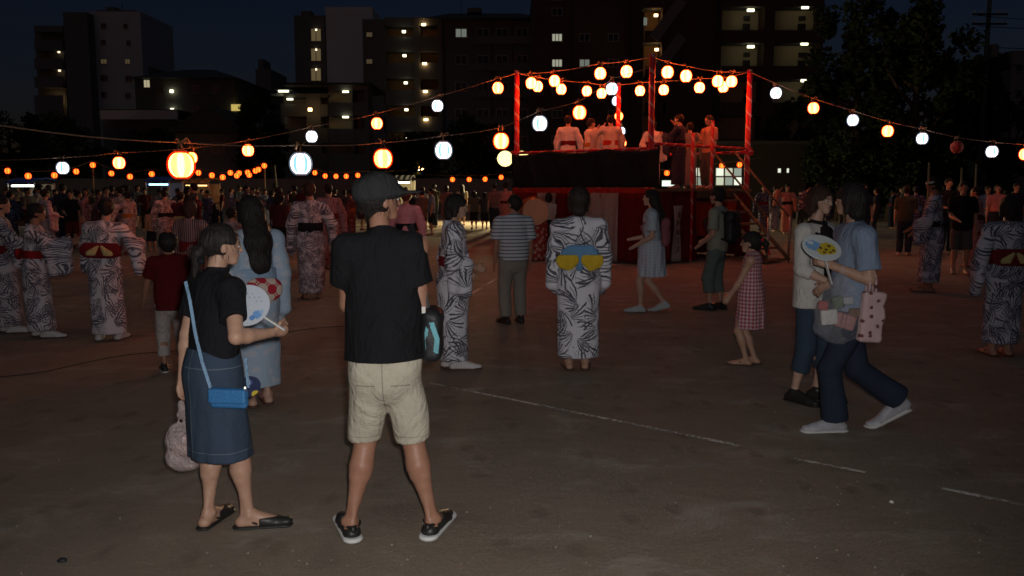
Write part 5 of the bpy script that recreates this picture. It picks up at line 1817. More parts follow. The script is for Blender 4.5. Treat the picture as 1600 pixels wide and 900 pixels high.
# ------------------------------------------------------------------ near figures
# the man in cap and shorts
s = person('man in black t-shirt, khaki shorts and dark cap, back turned', (612, 838), 278, 1, vox=.0068, skin=SKIN_TAN, hair='short', face=True,
           feet=[(-.185, 0, 20, 0), (.185, .02, -15, 0)], pelvis=(-.015, 0), drop=.015, lean=(3, -1.2), head=(-62, 4), w=.87, headk=.90, shz=.016, knee_in=.26,
           hands=[(-.06, .28, 1.04), (.13, .24, .95)], elbow=[(-.65, -.85, -.2), (.1, -1, -.2)], curl=(.9, .9))
MAN = s
wear(s, 'shirt', shirt(s, .60, .510, 1.27, 11, amp=.007, hemw=1.16, hemd=.98), BLACK_T)
wear(s, 'shorts', trousers(s, .94, .90, 12, amp=.008, hips=1.24, top=.545), KHAKI)
for i in (0, 1):
    f = Field(); foot_prims(f, s, i, .007, .01)
    a, d = s.ank[i], s.fdir[i]
    f.ell(a - d * .004 + np.array([0, 0, .005]), (.062, .062, .032), None, .006, mode='s')
    f.clip((0, 0, .012), (0, 0, -1)); f.clip((a[0], a[1], .085), (0, 0, 1))
    o = wear(s, 'clog', f, DK_SHOE, .0055)
    f = Field()
    sd = np.cross(d, np.array([0, 0, 1.]))
    hl = a - d * .072 + np.array([0, 0, -.012])
    for sg in (-1, 1):
        f.limb(hl, a + sd * sg * .046 + d * .02 + np.array([0, 0, -.015]), .010, .010, .01, flat=((0, 0, 1), 1.5))
    wear(s, 'heel_strap', f, DK_SHOE, .005, o)
    f = Field(); hl = a - d * .062; tl = a + d * .195; hl[2] = tl[2] = .016
    f.limb(hl, tl, .046, .051, .006, flat=((0, 0, 1), .42)); f.clip((0, 0, 0), (0, 0, -1)); f.clip((0, 0, .027), (0, 0, 1))
    wear(s, 'sole', f, WHITE_SOLE, .005, o)
q = s.h; hp = lambda x, y, z: s.H + s.hr @ np.array([x, y, z]) * q
f = Field()
f.ell(hp(0, -.014, .034), (.056 * q, .066 * q, .044 * q), s.hr @ rotx(R(8)), .01)
f.limb(hp(-.0, -.02, .014), hp(0, .02, .02), .054 * q, .051 * q, .02, flat=(s.hr @ np.array([0, 0, 1.]), .42))
for x in (-.03, 0, .03):
    f.limb(hp(x * .8, .05, .018), hp(x, .105 - abs(x) * .5, .016), .022 * q, .018 * q, .02, flat=(s.hr @ np.array([0, 0, 1.]), .22))
f.ell(hp(0, -.01, -.012), (.047 * q, .058 * q, .034 * q), s.hr, .004, mode='s')
wear(s, 'cap', folds(f, .0015, 9, 1, 40), cloth('charcoal_wool', (0.030, 0.031, 0.033)), .006)
# his shoulder bag
f_bag = plain('black_nylon', (0.014, 0.014, 0.016), .55, bmp=.3, bscale=90)
TEAL = cloth('teal_strap', (0.16, 0.40, 0.46))
Yb = 3.80
bc = PD(676, 522, Yb)
bag = empty('shoulder_bag', bc); tag(bag, 'small black shoulder bag with teal straps at the hip of the man in shorts', 'bag')
f = Field(); f.box((0, 0, .0), (.045, .085, .115), .035); f.limb((-.0, -.03, .08), (.0, .03, .09), .035, .035, .03)
link_mesh('bag_body', folds(f, .003, 3, 1, 30).mesh('bag_body', .006), f_bag, bag)
def strap(name, pts, w, t, mat, parent):
    """flat webbing along a path"""
    m = MB(); P = [Vector(p) for p in pts]; n = len(P)
    for i, p in enumerate(P):
        tg = (P[min(i + 1, n - 1)] - P[max(i - 1, 0)]).normalized()
        sd = tg.cross(Vector((0, 1, 0)));
        sd = sd.normalized() if sd.length > 1e-4 else Vector((1, 0, 0))
        nn = tg.cross(sd).normalized()
        m.v += [p + sd * w / 2 + nn * t / 2, p - sd * w / 2 + nn * t / 2, p - sd * w / 2 - nn * t / 2, p + sd * w / 2 - nn * t / 2]
    for i in range(n - 1):
        for k in range(4): m.f.append((4 * i + k, 4 * i + (k + 1) % 4, 4 * i + 4 + (k + 1) % 4, 4 * i + 4 + k))
    m.f += [(3, 2, 1, 0), tuple(4 * (n - 1) + k for k in range(4))]
    o = m.build(name, mat, parent); return o
def rel(px, py, Y, c): return PD(px, py, Y) - c
st = [rel(640, 352, 3.93, bc), rel(649, 372, 3.83, bc), rel(655, 410, 3.80, bc), rel(660, 450, 3.80, bc), rel(668, 490, 3.79, bc)]
strap('strap', st, .030, .004, f_bag, bag)
strap('teal_strap', [rel(671, 493, 3.73, bc), rel(676, 510, 3.71, bc), rel(683, 530, 3.71, bc), rel(681, 552, 3.715, bc)], .022, .004, TEAL, bag)
strap('teal_strap', [rel(670, 500, 3.73, bc), rel(666, 520, 3.715, bc), rel(668, 555, 3.72, bc)], .014, .004, TEAL, bag)
m = MB(); m.box(rel(662, 484, 3.735, bc), (.016, .01, .03)); m.build('buckle', PIPE, bag)
m = MB(); m.lathe([(.036, 0), (.041, .006), (.041, .018), (.036, .024)], 14)
o = m.build('wristband', WHITE_SOLE, MAN.root); e_, w_ = MAN.el[1], MAN.wr[1]
p = e_ + (w_ - e_) * .55; o.location = p; o.rotation_mode = 'QUATERNION'; o.rotation_quaternion = Vector(w_ - e_).to_track_quat('Z', 'Y')

# the woman with the blue bag
s = person('woman in black top and denim skirt with a small blue bag, holding a fan', (350, 826), 352, -42, vox=.0068, skin=SKIN, hair='bunlow', hair_vol=.5, face=True,
           feet=[(-.10, -.03, 30, 0), (.09, .10, -38, 0)], pelvis=(-.05, .0), lean=(5, 0), head=(-22, -4), w=1.0,
           hands=[('px', 283, 600, 4.02), ('px', 424, 520, 3.86)], elbow=[(-.6, -1, 0), (.5, -.9, -.5)], curl=(1.0, 1.1), palms=[None, (-.6, .2, .3)])
WOM = s
wear(s, 'shirt', shirt(s, .62, .575, 1.03, 21, amp=.003), cloth('black_knit', (0.011, 0.011, 0.014)))
f = Field(); f.limb(s.T(.825, 0, -.006), s.T(.868, 0, .006), .036 * s.h, .036 * s.h, .01); f.clip(s.T(.866), s.up)
wear(s, 'turtleneck', f, MATS['black_knit'], .006)
DSK = denim('blue_denim_skirt', (0.032, 0.050, 0.080))
seams(DSK, [(0, -.03, .003, [(1, -1, -.02)]), (2, .40, .002, [(2, 0, 1)]), (2, .79, .0025, [(2, 0, 1)])], (.16, .19, .23))
k = wear(s, 'skirt', skirt(s, .245, .122, top=.60, r0=.094, amp=.004, n=6), DSK)
f = band(None, s, .575, .604, .0); 
for i in (0, 1):
    a, d = s.ank[i], s.fdir[i]
    f = Field(); foot_prims(f, s, i, .005, .01); f.clip(a + d * .045, -d); f.clip((0, 0, .052), (0, 0, 1)); f.clip((0, 0, .008), (0, 0, -1))
    f.ell(a + d * .055 + np.array([0, 0, .02]), (.045, .05, .035), None, .006, mode='s')
    o = wear(s, 'sandal', f, DK_SHOE, .0055)
    g = Field(); hl = a - d * .045; tl = a + d * .16; hl[2] = tl[2] = .008
    g.limb(hl, tl, .037, .042, .006, flat=((0, 0, 1), .30)); g.clip((0, 0, 0), (0, 0, -1)); wear(s, 'sole', g, DK_SHOE, .0055, o)
    a, d = s.ank[i], s.fdir[i]; sd = np.cross(d, np.array([0, 0, 1.]))
    f = Field(); hl = a - d * .045 + np.array([0, 0, -.008])
    for sg in (-1, 1): f.limb(hl, a + sd * sg * .033 + d * .035 + np.array([0, 0, -.035]), .006, .006, .006)
    wear(s, 'ankle_strap', f, DK_SHOE, .0045, o)
f = Field(); hq = lambda x, y, z: s.H + s.hr @ np.array([x, y, z]) * s.h
f.limb(hq(-.02, -.068, -.05), hq(.02, -.068, -.05), .012 * s.h, .012 * s.h, .01)
wear(s, 'hair_tie', folds(f, .003, 2, 1, 60), BLK_OBI, .005)
# her bag, fan and carrier bag
Yb = 3.725; bc = PD(358, 622, Yb)
bag = empty('crossbody_bag', bc); tag(bag, 'small bright blue crossbody bag hanging over the denim skirt', 'bag')
BLUE_B = plain('blue_leather', (0.04, 0.18, 0.42), .45, bmp=.5, bscale=120)
f = Field(); f.box((0, 0, 0), (.088, .022, .046), .02); 
bb = link_mesh('bag_body', f.mesh('bag_body', .004), BLUE_B, bag, rot=(0, 0, R(-8)))
f = Field(); f.box((0, -.018, .012), (.089, .012, .034), .01); link_mesh('flap', f.mesh('flap', .004), BLUE_B, bb)
for sx in (-.083, .083):
    m = MB(); m.lathe([(.007, -.008), (.009, 0), (.007, .008)], 8, (sx, -.012, .05)); m.build('ring', PIPE, bb)
LBLUE = cloth('pale_blue_strap', (0.22, 0.36, 0.52))
strap('strap', [rel(290, 440, 3.84, bc), rel(297, 470, 3.80, bc), rel(305, 520, 3.775, bc), rel(316, 566, 3.755, bc), rel(329, 606, 3.71, bc)], .014, .004, LBLUE, bag)
strap('strap', [rel(388, 606, 3.72, bc), rel(386, 586, 3.75, bc), rel(384, 560, 3.79, bc)], .012, .004, LBLUE, bag)

def uchiwa(label, c, normal_yaw, tilt, roll, r, face_mat, handle_dir, rim=None, hl=.16):
    """round paper fan: thin ribbed disc and a flat handle"""
    o = empty('paper_fan', c, R(normal_yaw)); tag(o, label, 'fan')
    m = MB(); m.lathe([(r * .98, -.003), (r, 0), (r * .98, .003)], 36, sy=.94)
    d = m.build('fan_face', face_mat, o, False, (0, 0, 0), (math.pi / 2 + R(tilt), R(roll), 0))
    hm = MB(); v = Vector((math.cos(R(handle_dir)), 0, math.sin(R(handle_dir))))
    q = v.to_track_quat('X', 'Y').to_matrix()
    hm.box(v * (r * .2 + (r * .8 + hl) / 2), (r * .8 + hl, .007, .02), q)
    hm.build('handle', rim or WHITE_SOLE, o)
    rm = MB()
    for k in range(-4, 5):
        a = R(handle_dir + 180 + k * 17)
        rm.box(Vector((math.cos(a), math.sin(a), 0)) * r * .52 + Vector((0, 0, .0042)), (r * .86, .0016, .002), Matrix.Rotation(a, 3, 'Z'))
    rm.build('ribs', face_mat, d)
    return o
def fan_print(name, base, spots):
    m, nt, bs = new_mat(name)
    v = coords(nt); sp = nt.nodes.new('ShaderNodeSeparateXYZ'); nt.links.new(v, sp.inputs[0])
    out = base
    for (cx, cy, r, c) in spots:
        dx = math_node(nt, 'SUBTRACT', sp.outputs[0], cx); dy = math_node(nt, 'SUBTRACT', sp.outputs[1], cy)
        d = math_node(nt, 'SQRT', math_node(nt, 'ADD', math_node(nt, 'MULTIPLY', dx, dx), math_node(nt, 'MULTIPLY', dy, dy)))
        d = math_node(nt, 'ADD', d, math_node(nt, 'MULTIPLY', math_node(nt, 'SUBTRACT', noise(nt, v, 60, 2), .5), r * .6))
        f = math_node(nt, 'MULTIPLY', math_node(nt, 'SUBTRACT', r, d), 300.0, clamp=True)
        out = mixc(nt, f, out, c)
    if isinstance(out, tuple): bs.inputs['Base Color'].default_value = (*out, 1)
    else: nt.links.new(out, bs.inputs['Base Color'])
    bs.inputs['Roughness'].default_value = .5
    return m
FAN_W = fan_print('white_fan_print', (0.48, 0.52, 0.58), [(.02 + .011 * k, .055 - .012 * (k % 3) - .006 * k, .0042, (.16, .17, .20)) for k in range(-4, 5)] + [(.05, -.045, .022, (.14, .30, .58)), (.07, -.03, .012, (.30, .42, .6)), (.03, -.06, .014, (.10, .22, .48))])
uchiwa('white paper fan with blue print held by the woman in the denim skirt', PD(386, 477, 3.84), 0, -25, 0, .105, FAN_W, -34, hl=.10)
# clear carrier bag in her left hand
def clear_plastic(name, tint=(.85, .85, .9), alpha=.10):
    m = bpy.data.materials.new(name); m.use_nodes = True
    nt = m.node_tree; bs = nt.nodes['Principled BSDF']
    bs.inputs['Base Color'].default_value = (*tint, 1); bs.inputs['Roughness'].default_value = .22; bs.inputs['Specular IOR Level'].default_value = 1.0
    bs.inputs['Alpha'].default_value = alpha
    v = coords(nt)
    bump(nt, bs, noise(nt, v, 22, 3, .6, 1.5), .9, .03)
    return m
PLAST = clear_plastic('clear_plastic')
def plastic_bag(label, c, w, h, dep, mat, inner, seed=1):
    o = empty('carrier_bag', c); tag(o, label, 'carrier bag')
    rs = random.Random(seed)
    f = Field()
    # film bag: rounded square bottom, sides drawn up to the two handle loops in the hand
    f.box((0, 0, -h * .72), (w * .46, .03 + .05 * dep, h * .27), .03, None, .04)
    f.limb((0, 0, -h * .80), (0, 0, -h * .5), w * .40, w * .34, .05, flat=((0, 1, 0), dep))
    for sg in (-1, 1):
        f.limb((sg * w * .28, 0, -h * .50), (sg * w * .08, 0, -h * .2), w * .13, w * .05, .04, flat=((0, 1, 0), .5))
        f.limb((sg * w * .08, 0, -h * .2), (0, 0, .0), w * .05, .010, .02)
    f.disp = folds(Field(), .005, seed, 1, 48).disp
    link_mesh('film', f.mesh('film', .006), mat, o)
    for k, (px_, pz_, r_, mt) in enumerate(inner):
        g = Field(); g.box((px_ * w, 0, pz_ * h), (r_ * w, .02, r_ * w * rs.uniform(.7, 1.2)), .012, roty(rs.uniform(-.4, .4)))
        link_mesh('contents', g.mesh('contents', .006), mt, o)
    return o
plastic_bag('crumpled clear carrier bag hanging from the left hand of the denim skirt woman', PD(284, 628, 4.03), .16, .33, .45, clear_plastic('pinkish_plastic', (.62, .50, .49), .5),
            [(-.05, -.72, .22, cloth('beige_pack', (.55, .38, .32))), (.1, -.55, .15, cloth('pink_pack', (.55, .32, .32)))], 3)

# the girl in light blue yukata
s = person('girl with long hair in light blue yukata and red patterned sash', (405, 633), 308, 40, vox=.0085, skin=SKIN_PALE, hair='long', hair_vol=1.05,
           feet=[(-.07, 0, 6, 0), (.08, .02, -14, 0)], hands=[(-.17, .12, .82), (.17, .16, .86)], lean=(2, 0), head=(0, -3))
yukata(s, blotch_yukata('pale_blue_cotton', (0.36, 0.46, 0.58), (0.46, 0.50, 0.58), 12.0, .5), BLUE_OBI if False else blotch_yukata('blue_grey_sash', (0.28, 0.40, 0.55), (0.38, 0.44, 0.54), 12.0, .5), knot=None, hem=.10, slv=.17, seed=5, thong=cloth('pink_thong', (.5, .2, .3)))
def flower_check(name):
    m, nt, bs = new_mat(name)
    uv, u_, z_ = plane_uv(nt)
    ck = nt.nodes.new('ShaderNodeTexChecker'); ck.inputs['Scale'].default_value = 14.0
    nt.links.new(mapping(nt, uv, rot=(0, 0, .15), loc=(.02, .03, 0)), ck.inputs['Vector'])
    ck.inputs['Color1'].default_value = (0.42, 0.015, 0.03, 1); ck.inputs['Color2'].default_value = (0.62, 0.50, 0.42, 1)
    vr = nt.nodes.new('ShaderNodeTexVoronoi'); vr.voronoi_dimensions = '2D'; vr.inputs['Scale'].default_value = 14.0; vr.inputs['Randomness'].default_value = 0.0
    nt.links.new(mapping(nt, uv, rot=(0, 0, .15), loc=(.02, .03, 0)), vr.inputs['Vector'])
    f = math_node(nt, 'MULTIPLY', math_node(nt, 'SUBTRACT', .22, vr.outputs['Distance']), 20.0, clamp=True)
    inv = mixc(nt, ck.outputs['Fac'], (0.42, 0.02, 0.03), (0.62, 0.50, 0.42))
    nt.links.new(mixc(nt, f, ck.outputs['Color'], inv), bs.inputs['Base Color'])
    bs.inputs['Roughness'].default_value = .85
    return m
bow(s, .555, 'puff', flower_check('red_flower_check'))
FAN_N = fan_print('navy_fan_print', (0.02, 0.03, 0.09), [(.03, -.04, .02, (.6, .45, .05)), (.0, .02, .015, (.1, .15, .4))])
uchiwa('navy paper fan with yellow print tucked at the side of the denim skirt', PD(389, 604, 3.97), 30, 10, 0, .056, FAN_N, 95, hl=.05)

# side-on dancer in wave print
s = person('dancer in wave print yukata seen side-on beside the man in shorts', (708, 576), 305, -83, vox=.0085, hair='bob', face=True,
           feet=[(-.06, -.03, 5, 0), (.05, .04, 0, 0)], hands=[(-.12, .12, .90), (.11, .20, .95)], lean=(2, 0), head=(-4, -4))
yukata(s, YUK, RED_OBI, (.60, .655), None, None, tabi=True, seed=6, slv=.15)
# back view, blue and yellow sash
s = person('dancer in wave print yukata with blue and yellow sash, back turned', (902, 577), 296, 0, vox=.0085, hair='full', hair_m=hair_mat('dark_brown_hair', (.026, .018, .014)), hair_vol=1.0,
           feet=[(-.075, 0, 6, 0), (.07, .01, -6, 0)], hands=[(-.13, .20, .92), (.15, .22, .90)], elbow=[(-.5, -1, 0), (.6, -1, 0)], w=1.06)
yukata(s, YUK, BLUE_OBI, (.60, .675), 'wings', YEL, seed=7, slv=.15, hem=.075, r_mid=.112, r_hem=.098)
# man in striped shirt
s = person('man in striped shirt and grey trousers looking up at the stage', (802, 505), 306, 18, vox=.010, hair='short',
           feet=[(-.10, -.02, 12, 0), (.10, .0, -8, 0)], hands=[(-.24, .03, .74), None], head=(38, 10), lean=(-2, 0), w=1.12, skin=SKIN_TAN)
wear(s, 'shirt', shirt(s, .8, .50, 1.16, 31), stripe_cloth('striped_jersey', (0.52, 0.55, 0.60), (0.07, 0.08, 0.12), 24.0, .24))
wear(s, 'trousers', trousers(s, 1.93, 1.2, 32), cloth('grey_slacks', (0.26, 0.24, 0.21)))
for i in (0, 1): shoe_parts(s, s.root, i, DK_SHOE, DK_SHOE, .008)
# woman in pale dress walking left
s = person('woman with long hair in pale check dress and pink backpack, walking left', (1016, 488), 297, 78, vox=.010, hair='long', skin=SKIN_PALE,
           feet=[(-.06, .13, 0, 0), (.06, -.18, 0, .05)], hands=[(-.15, .17, .90), (.12, .20, .97)], pelvis=(0, .0), drop=.02, head=(8, 2))
DRESS = stripe_cloth('pale_check_cotton', (0.46, 0.53, 0.64), (0.62, 0.66, 0.72), 26.0, .35, check=True)
f = shirt(s, .75, .50, 1.06, 41); wear(s, 'bodice', f, cloth('pale_blue_cotton_plain', (0.46, 0.54, 0.62)))
wear(s, 'skirt', skirt(s, .30, .150, r0=.09, amp=.012, n=8), DRESS)
for i in (0, 1): shoe_parts(s, s.root, i, cloth('pale_pumps', (0.45, 0.5, 0.52)), None, .008)
def backpack(label, s, w, hh, d, mat, zc=.68, extra=None):
    p = s.T(zc) - s.fw * (.075 * s.h + d)
    c = world_pt(s, p); yaw = s.root.rotation_euler.z
    o = empty('backpack', c, yaw); tag(o, label, 'backpack')
    f = Field(); f.box((0, 0, 0), (w / 2, d * .9, hh / 2), .05); f.limb((-w * .3, 0, hh * .3), (w * .3, 0, hh * .3), d * .9, d * .9, .05)
    f.box((0, -d * .7, -hh * .15), (w * .38, d * .5, hh * .25), .03)
    link_mesh('pack_body', folds(f, .004, 8, 1, 25).mesh('pack_body', .010), mat, o)
    for sg in (-1, 1):
        pts = [Vector((sg * w * .28, d * .9, hh * .42)), Vector((sg * w * .34, d + .075 * s.h, hh * .42 + .06)), Vector((sg * w * .38, d + .16 * s.h, hh * .2)), Vector((sg * w * .42, d + .12 * s.h, -hh * .3)), Vector((sg * w * .36, d * .8, -hh * .42))]
        m = MB(); m.tube(pts, .017, 6); m.build('strap', mat, o, True)
    return o
backpack('dusty pink backpack on the woman in the pale dress', s, .27, .36, .055, cloth('dusty_pink', (0.30, 0.10, 0.12)), .66)
# youth with black backpack
s = person('youth in grey t-shirt with a black backpack facing the stage stairs', (1118, 484), 294, 55, vox=.010, hair='short', hair_vol=1.5,
           feet=[(-.09, .05, 8, 0), (.09, -.04, 0, 0)], hands=[(-.15, .16, .88), (.13, .18, .93)])
wear(s, 'shirt', shirt(s, .8, .49, 1.14, 51), cloth('grey_green_tee', (0.30, 0.31, 0.25)))
wear(s, 'trousers', trousers(s, 1.55, 1.25, 52), cloth('teal_grey_trousers', (0.12, 0.16, 0.15)))
for i in (0, 1): shoe_parts(s, s.root, i, DK_SHOE, DK_SHOE, .008)
backpack('black backpack with a reflective tag on the youth in grey', s, .30, .40, .075, f_bag, .69)
# girl in red gingham
s = person('small girl in red gingham dress with a ponytail', (1170, 570), 363, 66, vox=.0085, hair='pony', child=True, skin=SKIN,
           feet=[(-.07, .03, 4, 0), (.08, -.05, -8, 0)], hands=[(-.12, .24, .82), (.10, .26, .84)])
f = shirt(s, 0, .50, 1.18, 61); f2 = skirt(s, .285, .138, top=.64, r0=.112, amp=.010, n=7)
GING = stripe_cloth('red_gingham', (0.60, 0.44, 0.46), (0.34, 0.02, 0.05), 30.0, .5, check=True)
wear(s, 'bodice', f, GING); wear(s, 'skirt', f2, GING)
f = Field(); hq = lambda x, y, z: s.H + s.hr @ np.array([x, y, z]) * s.h * s.hk
f.limb(hq(-.02, -.075, .02), hq(.03, -.08, .02), .013 * s.h, .013 * s.h, .01); f.limb(hq(.0, -.08, .02), hq(.05, -.11, -.07), .008 * s.h, .012 * s.h, .01)
wear(s, 'ribbon', f, cloth('red_ribbon', (.4, .02, .03)), .006)
for i in (0, 1): shoe_parts(s, s.root, i, DK_SHOE, ZORI, .007, 'zori').name = 'sandal'
# woman in white cardigan
s = person('woman in white cardigan and cropped jeans turning to her companion', (1261, 626), 293, -140, vox=.0085, hair='bob', hair_m=HAIR_BROWN, face=True, skin=SKIN_PALE,
           feet=[(-.10, .02, 14, 0), (.10, -.05, -6, 0)], hands=[(-.16, .20, .92), (.15, .24, .92)], head=(-6, -2), pelvis=(0, .02), w=.95, headk=.95)
wear(s, 'top', shirt(s, 0, .42, 1.02, 71, amp=.002), cloth('dark_brown_top', (0.022, 0.017, 0.02)))
f = shirt(s, 1.35, .45, 1.30, 72, amp=.003, neck=False); f.ell(s.T(.86), (.1, .1, .06), None, .02, mode='s'); f.box(s.T(.62, -.01, .11), (.088, .10, .46), .01, rotz(0), .02, mode='s')
wear(s, 'cardigan', f, cloth('cream_knit', (0.62, 0.60, 0.56)))
wear(s, 'trousers', trousers(s, 1.52, 1.08, 73), DENIM)
for i in (0, 1): shoe_parts(s, s.root, i, DK_SHOE, DK_SHOE, .007)
# woman in blue tee walking left
s = person('woman in blue-grey t-shirt and dark jeans striding left with shopping bags', (1345, 671), 288, 90, vox=.0075, hair='bob', skin=SKIN,
           feet=[(-.05, .19, 4, 0), (.06, -.27, 4, .12)], pelvis=(0, .09), drop=.03, lean=(2, 0), head=(-48, 2), hair_vol=1.1, w=1.0, headk=.95,
           hands=[('px', 1303, 416, 5.42), ('px', 1292, 446, 5.72)], elbow=[(-.4, -.9, -.5), (.4, -.9, -.5)], curl=(1.0, 1.1))
WALK = s
wear(s, 'shirt', shirt(s, .78, .50, 1.12, 81, amp=.005), cloth('blue_grey_jersey', (0.25, 0.32, 0.44)))
wear(s, 'trousers', trousers(s, 1.96, 1.12, 82, flare=.012), DENIM_D)
for i in (0, 1):
    o = shoe_parts(s, s.root, i, plain('white_sneaker', (0.42, 0.42, 0.45), .4, var=.3, scale=30), WHITE_SOLE, .006); o.name = 'sneaker'
FAN_S = fan_print('sunflower_fan_print', (0.62, 0.66, 0.66), [(-.05, .02, .05, (.20, .38, .62)), (.035, -.012, .055, (.60, .45, .03)), (-.01, -.035, .035, (.60, .45, .03)), (.02, -.02, .013, (.10, .05, .02)), (.05, .01, .013, (.10, .05, .02)), (.065, -.03, .012, (.10, .05, .02)), (-.01, -.005, .012, (.10, .05, .02)), (.0, -.045, .012, (.10, .05, .02)), (.04, -.045, .011, (.10, .05, .02)), (-.06, .045, .02, (.6, .62, .66))])
uchiwa('paper fan with sunflower print held up by the walking woman', PD(1284, 387, 5.33), 8, -50, 0, .125, FAN_S, -72, hl=.12)
plastic_bag('clear plastic shopping bag with packets under the sunflower fan', PD(1316, 418, 5.36), .35, .44, .32, PLAST,
            [(-.2, -.72, .15, cloth('white_pack', (.6, .58, .56))), (.1, -.78, .18, cloth('rose_pack', (.45, .22, .22))), (.28, -.66, .12, cloth('brown_pack', (.22, .12, .08))), (-.05, -.5, .1, cloth('green_pack', (.16, .2, .14))), (-.32, -.55, .09, cloth('red_pack', (.40, .10, .10))), (.12, -.48, .1, cloth('grey_pack', (.45, .45, .48)))], 9)
c = PD(1362, 488, 5.33)
o = empty('tote_bag', c, R(6)); tag(o, 'pale pink tote bag with small brown bows on the arm of the walking woman', 'tote bag')
TOTE = blotch_yukata('bow_print_canvas', (0.60, 0.42, 0.42), (0.16, 0.05, 0.05), 15.0, .40)
f = Field(); f.box((0, 0, -.03), (.075, .032, .16), .02, roty(.08)); f.box((0, 0, .16), (.06, .01, .03), .01, None, .02, mode='s')
link_mesh('bag_body', folds(f, .004, 4, 1, 25).mesh('bag_body', .006), TOTE, o)
for yy in (-.02, .02):
    m = MB(); m.tube([(-.035, yy, .12), (-.028, yy, .22), (-.012, yy * .5, .28), (.006, yy, .22), (.012, yy, .12)], .009, 6); m.build('handle', TOTE, o, True)

# ------------------------------------------------------------------ middle-distance dancers
s = person('dancer in wave print with dark red sash and two yellow leaf ends', (170, 532), 312, 8, vox=.010, hair='updo', feet=[(-.10, 0, 10, 0), (.11, .03, -10, 0)],
           hands=[(-.16, .34, 1.22), (.34, .20, 1.12)], elbow=[(-.6, -.5, -1), (.8, -.3, -1)], lean=(6, 2), head=(8, -10))
yukata(s, YUK2, RED_OBI, (.60, .675), 'leaves', PALE_YEL, tabi=True, seed=8, slv=.17, r_hem=.092)
s = person('dancer in wave print at the left edge, facing right', (12, 520), 306, -62, vox=.011, hair='short', feet=[(-.08, 0, 8, 0), (.08, .06, -8, 0)], hands=[(-.14, .34, 1.04), (.14, .36, .98)], head=(-8, 0))
yukata(s, YUK3, RED_OBI, (.58, .65), 'flat', None, tabi=True, seed=9, slv=.15)
s = person('dancer in wave print with red sash clapping, second from the left edge', (62, 527), 319, -72, vox=.010, hair='short', feet=[(-.09, -.02, 8, 0), (.09, .10, -8, 0)], hands=[(-.06, .42, 1.16), (.06, .44, 1.14)], elbow=[(-.5, -.4, -1), (.5, -.4, -1)], lean=(3, 0), head=(0, -6), skin=SKIN_TAN)
yukata(s, YUK2, cloth('bright_red_sash', (.30, .015, .02)), (.60, .66), 'flat', None, tabi=True, seed=10, slv=.2)
s = person('boy in red t-shirt with one arm stretched down, behind the denim skirt', (272, 580), 364, 22, vox=.010, hair='short', child=True, hair_vol=1.5, skin=SKIN_TAN,
           feet=[(-.10, 0, 8, 0), (.10, 0, -8, 0)], hands=[('px', 220, 488, 7.5), (.2, .1, .7)])
wear(s, 'shirt', shirt(s, .75, .45, 1.15, 91), cloth('red_jersey', (0.10, 0.006, 0.008)))
wear(s, 'trousers', trousers(s, 1.7, 1.15, 92), cloth('pale_trousers', (0.42, 0.38, 0.36)))
for i in (0, 1): shoe_parts(s, s.root, i, DK_SHOE, WHITE_SOLE, .009)
s = person('dancer in striped yukata just behind the hair of the denim skirt woman', (304, 498), 314, -15, vox=.012, hair='bob', hair_m=HAIR_BROWN, hands=[(-.2, .2, 1.0), (.26, .22, 1.15)])
yukata(s, stripe_cloth('dark_stripe_yukata', (0.30, 0.22, 0.23), (0.05, 0.045, 0.06), 34.0, .5, axis='x'), RED_OBI, seed=11)
s = person('dancer in pale pink robe behind the girl in light blue', (366, 462), 326, -30, vox=.013, hair='short', hands=[(-.22, .25, 1.1), (.28, .25, 1.2)], elbow=[(-.6, -.4, -1), (.6, -.4, -1)])
yukata(s, blotch_yukata('faded_pink_print', (0.50, 0.36, 0.38), (0.30, 0.08, 0.12), 9.0, .35), RED_OBI, seed=12)
s = person('dancer in pale wave print with broad black sash left of the man in shorts', (488, 467), 286, 12, vox=.011, hair='short', feet=[(-.09, 0, 8, 0), (.09, .04, -8, 0)], hands=[(-.22, .2, .92), (.26, .2, .96)], skin=SKIN_TAN, hair_m=HAIR_BROWN)
yukata(s, YUK3, BLK_OBI, (.575, .665), 'flat', None, seed=13, slv=.19, r_mid=.118)
s = person('dancer in pink ring print yukata half hidden behind the cap', (636, 450), 297, -10, vox=.012, hair='short', hair_m=hair_mat('auburn_hair', (.10, .03, .02)), hands=[(-.2, .2, 1.0), (.2, .22, 1.0)])
yukata(s, blotch_yukata('pink_ring_print', (0.60, 0.30, 0.36), (0.16, 0.04, 0.09), 17.0, .33), BLK_OBI, seed=14)
s = person('dancer in wave print with white headband on the right', (1452, 456), 278, 62, vox=.011, hair='short', feet=[(-.08, 0, 8, 0), (.08, .05, -8, 0)], hands=[(-.14, .26, .90), (.14, .22, .86)], head=(6, -6), skin=SKIN_TAN)
yukata(s, YUK4, BLK_OBI, (.575, .63), 'flat', None, seed=15, slv=.15, hem=.09)
f = Field(); hq = lambda x, y, z: s.H + s.hr @ np.array([x, y, z]) * s.h
f.ell(hq(0, -.006, .022), (.053 * s.h, .064 * s.h, .05 * s.h), s.hr, .01); f.clip(hq(0, 0, .036), s.hr @ np.array([0, 0, 1.])); f.clip(hq(0, 0, .016), s.hr @ np.array([0, 0, -1.]))
wear(s, 'headband', f, WHITE_C, .007)
s = person('dancer in wave print with dark red sash at the right edge', (1562, 556), 308, -6, vox=.010, hair='bob', feet=[(-.08, 0, 6, 0), (.08, .02, -8, 0)], hands=[(-.24, .1, .86), (.2, .2, .95)])
yukata(s, YUK4, RED_OBI, (.585, .675), 'leaves', PALE_YEL, seed=16, slv=.17, hem=.085)

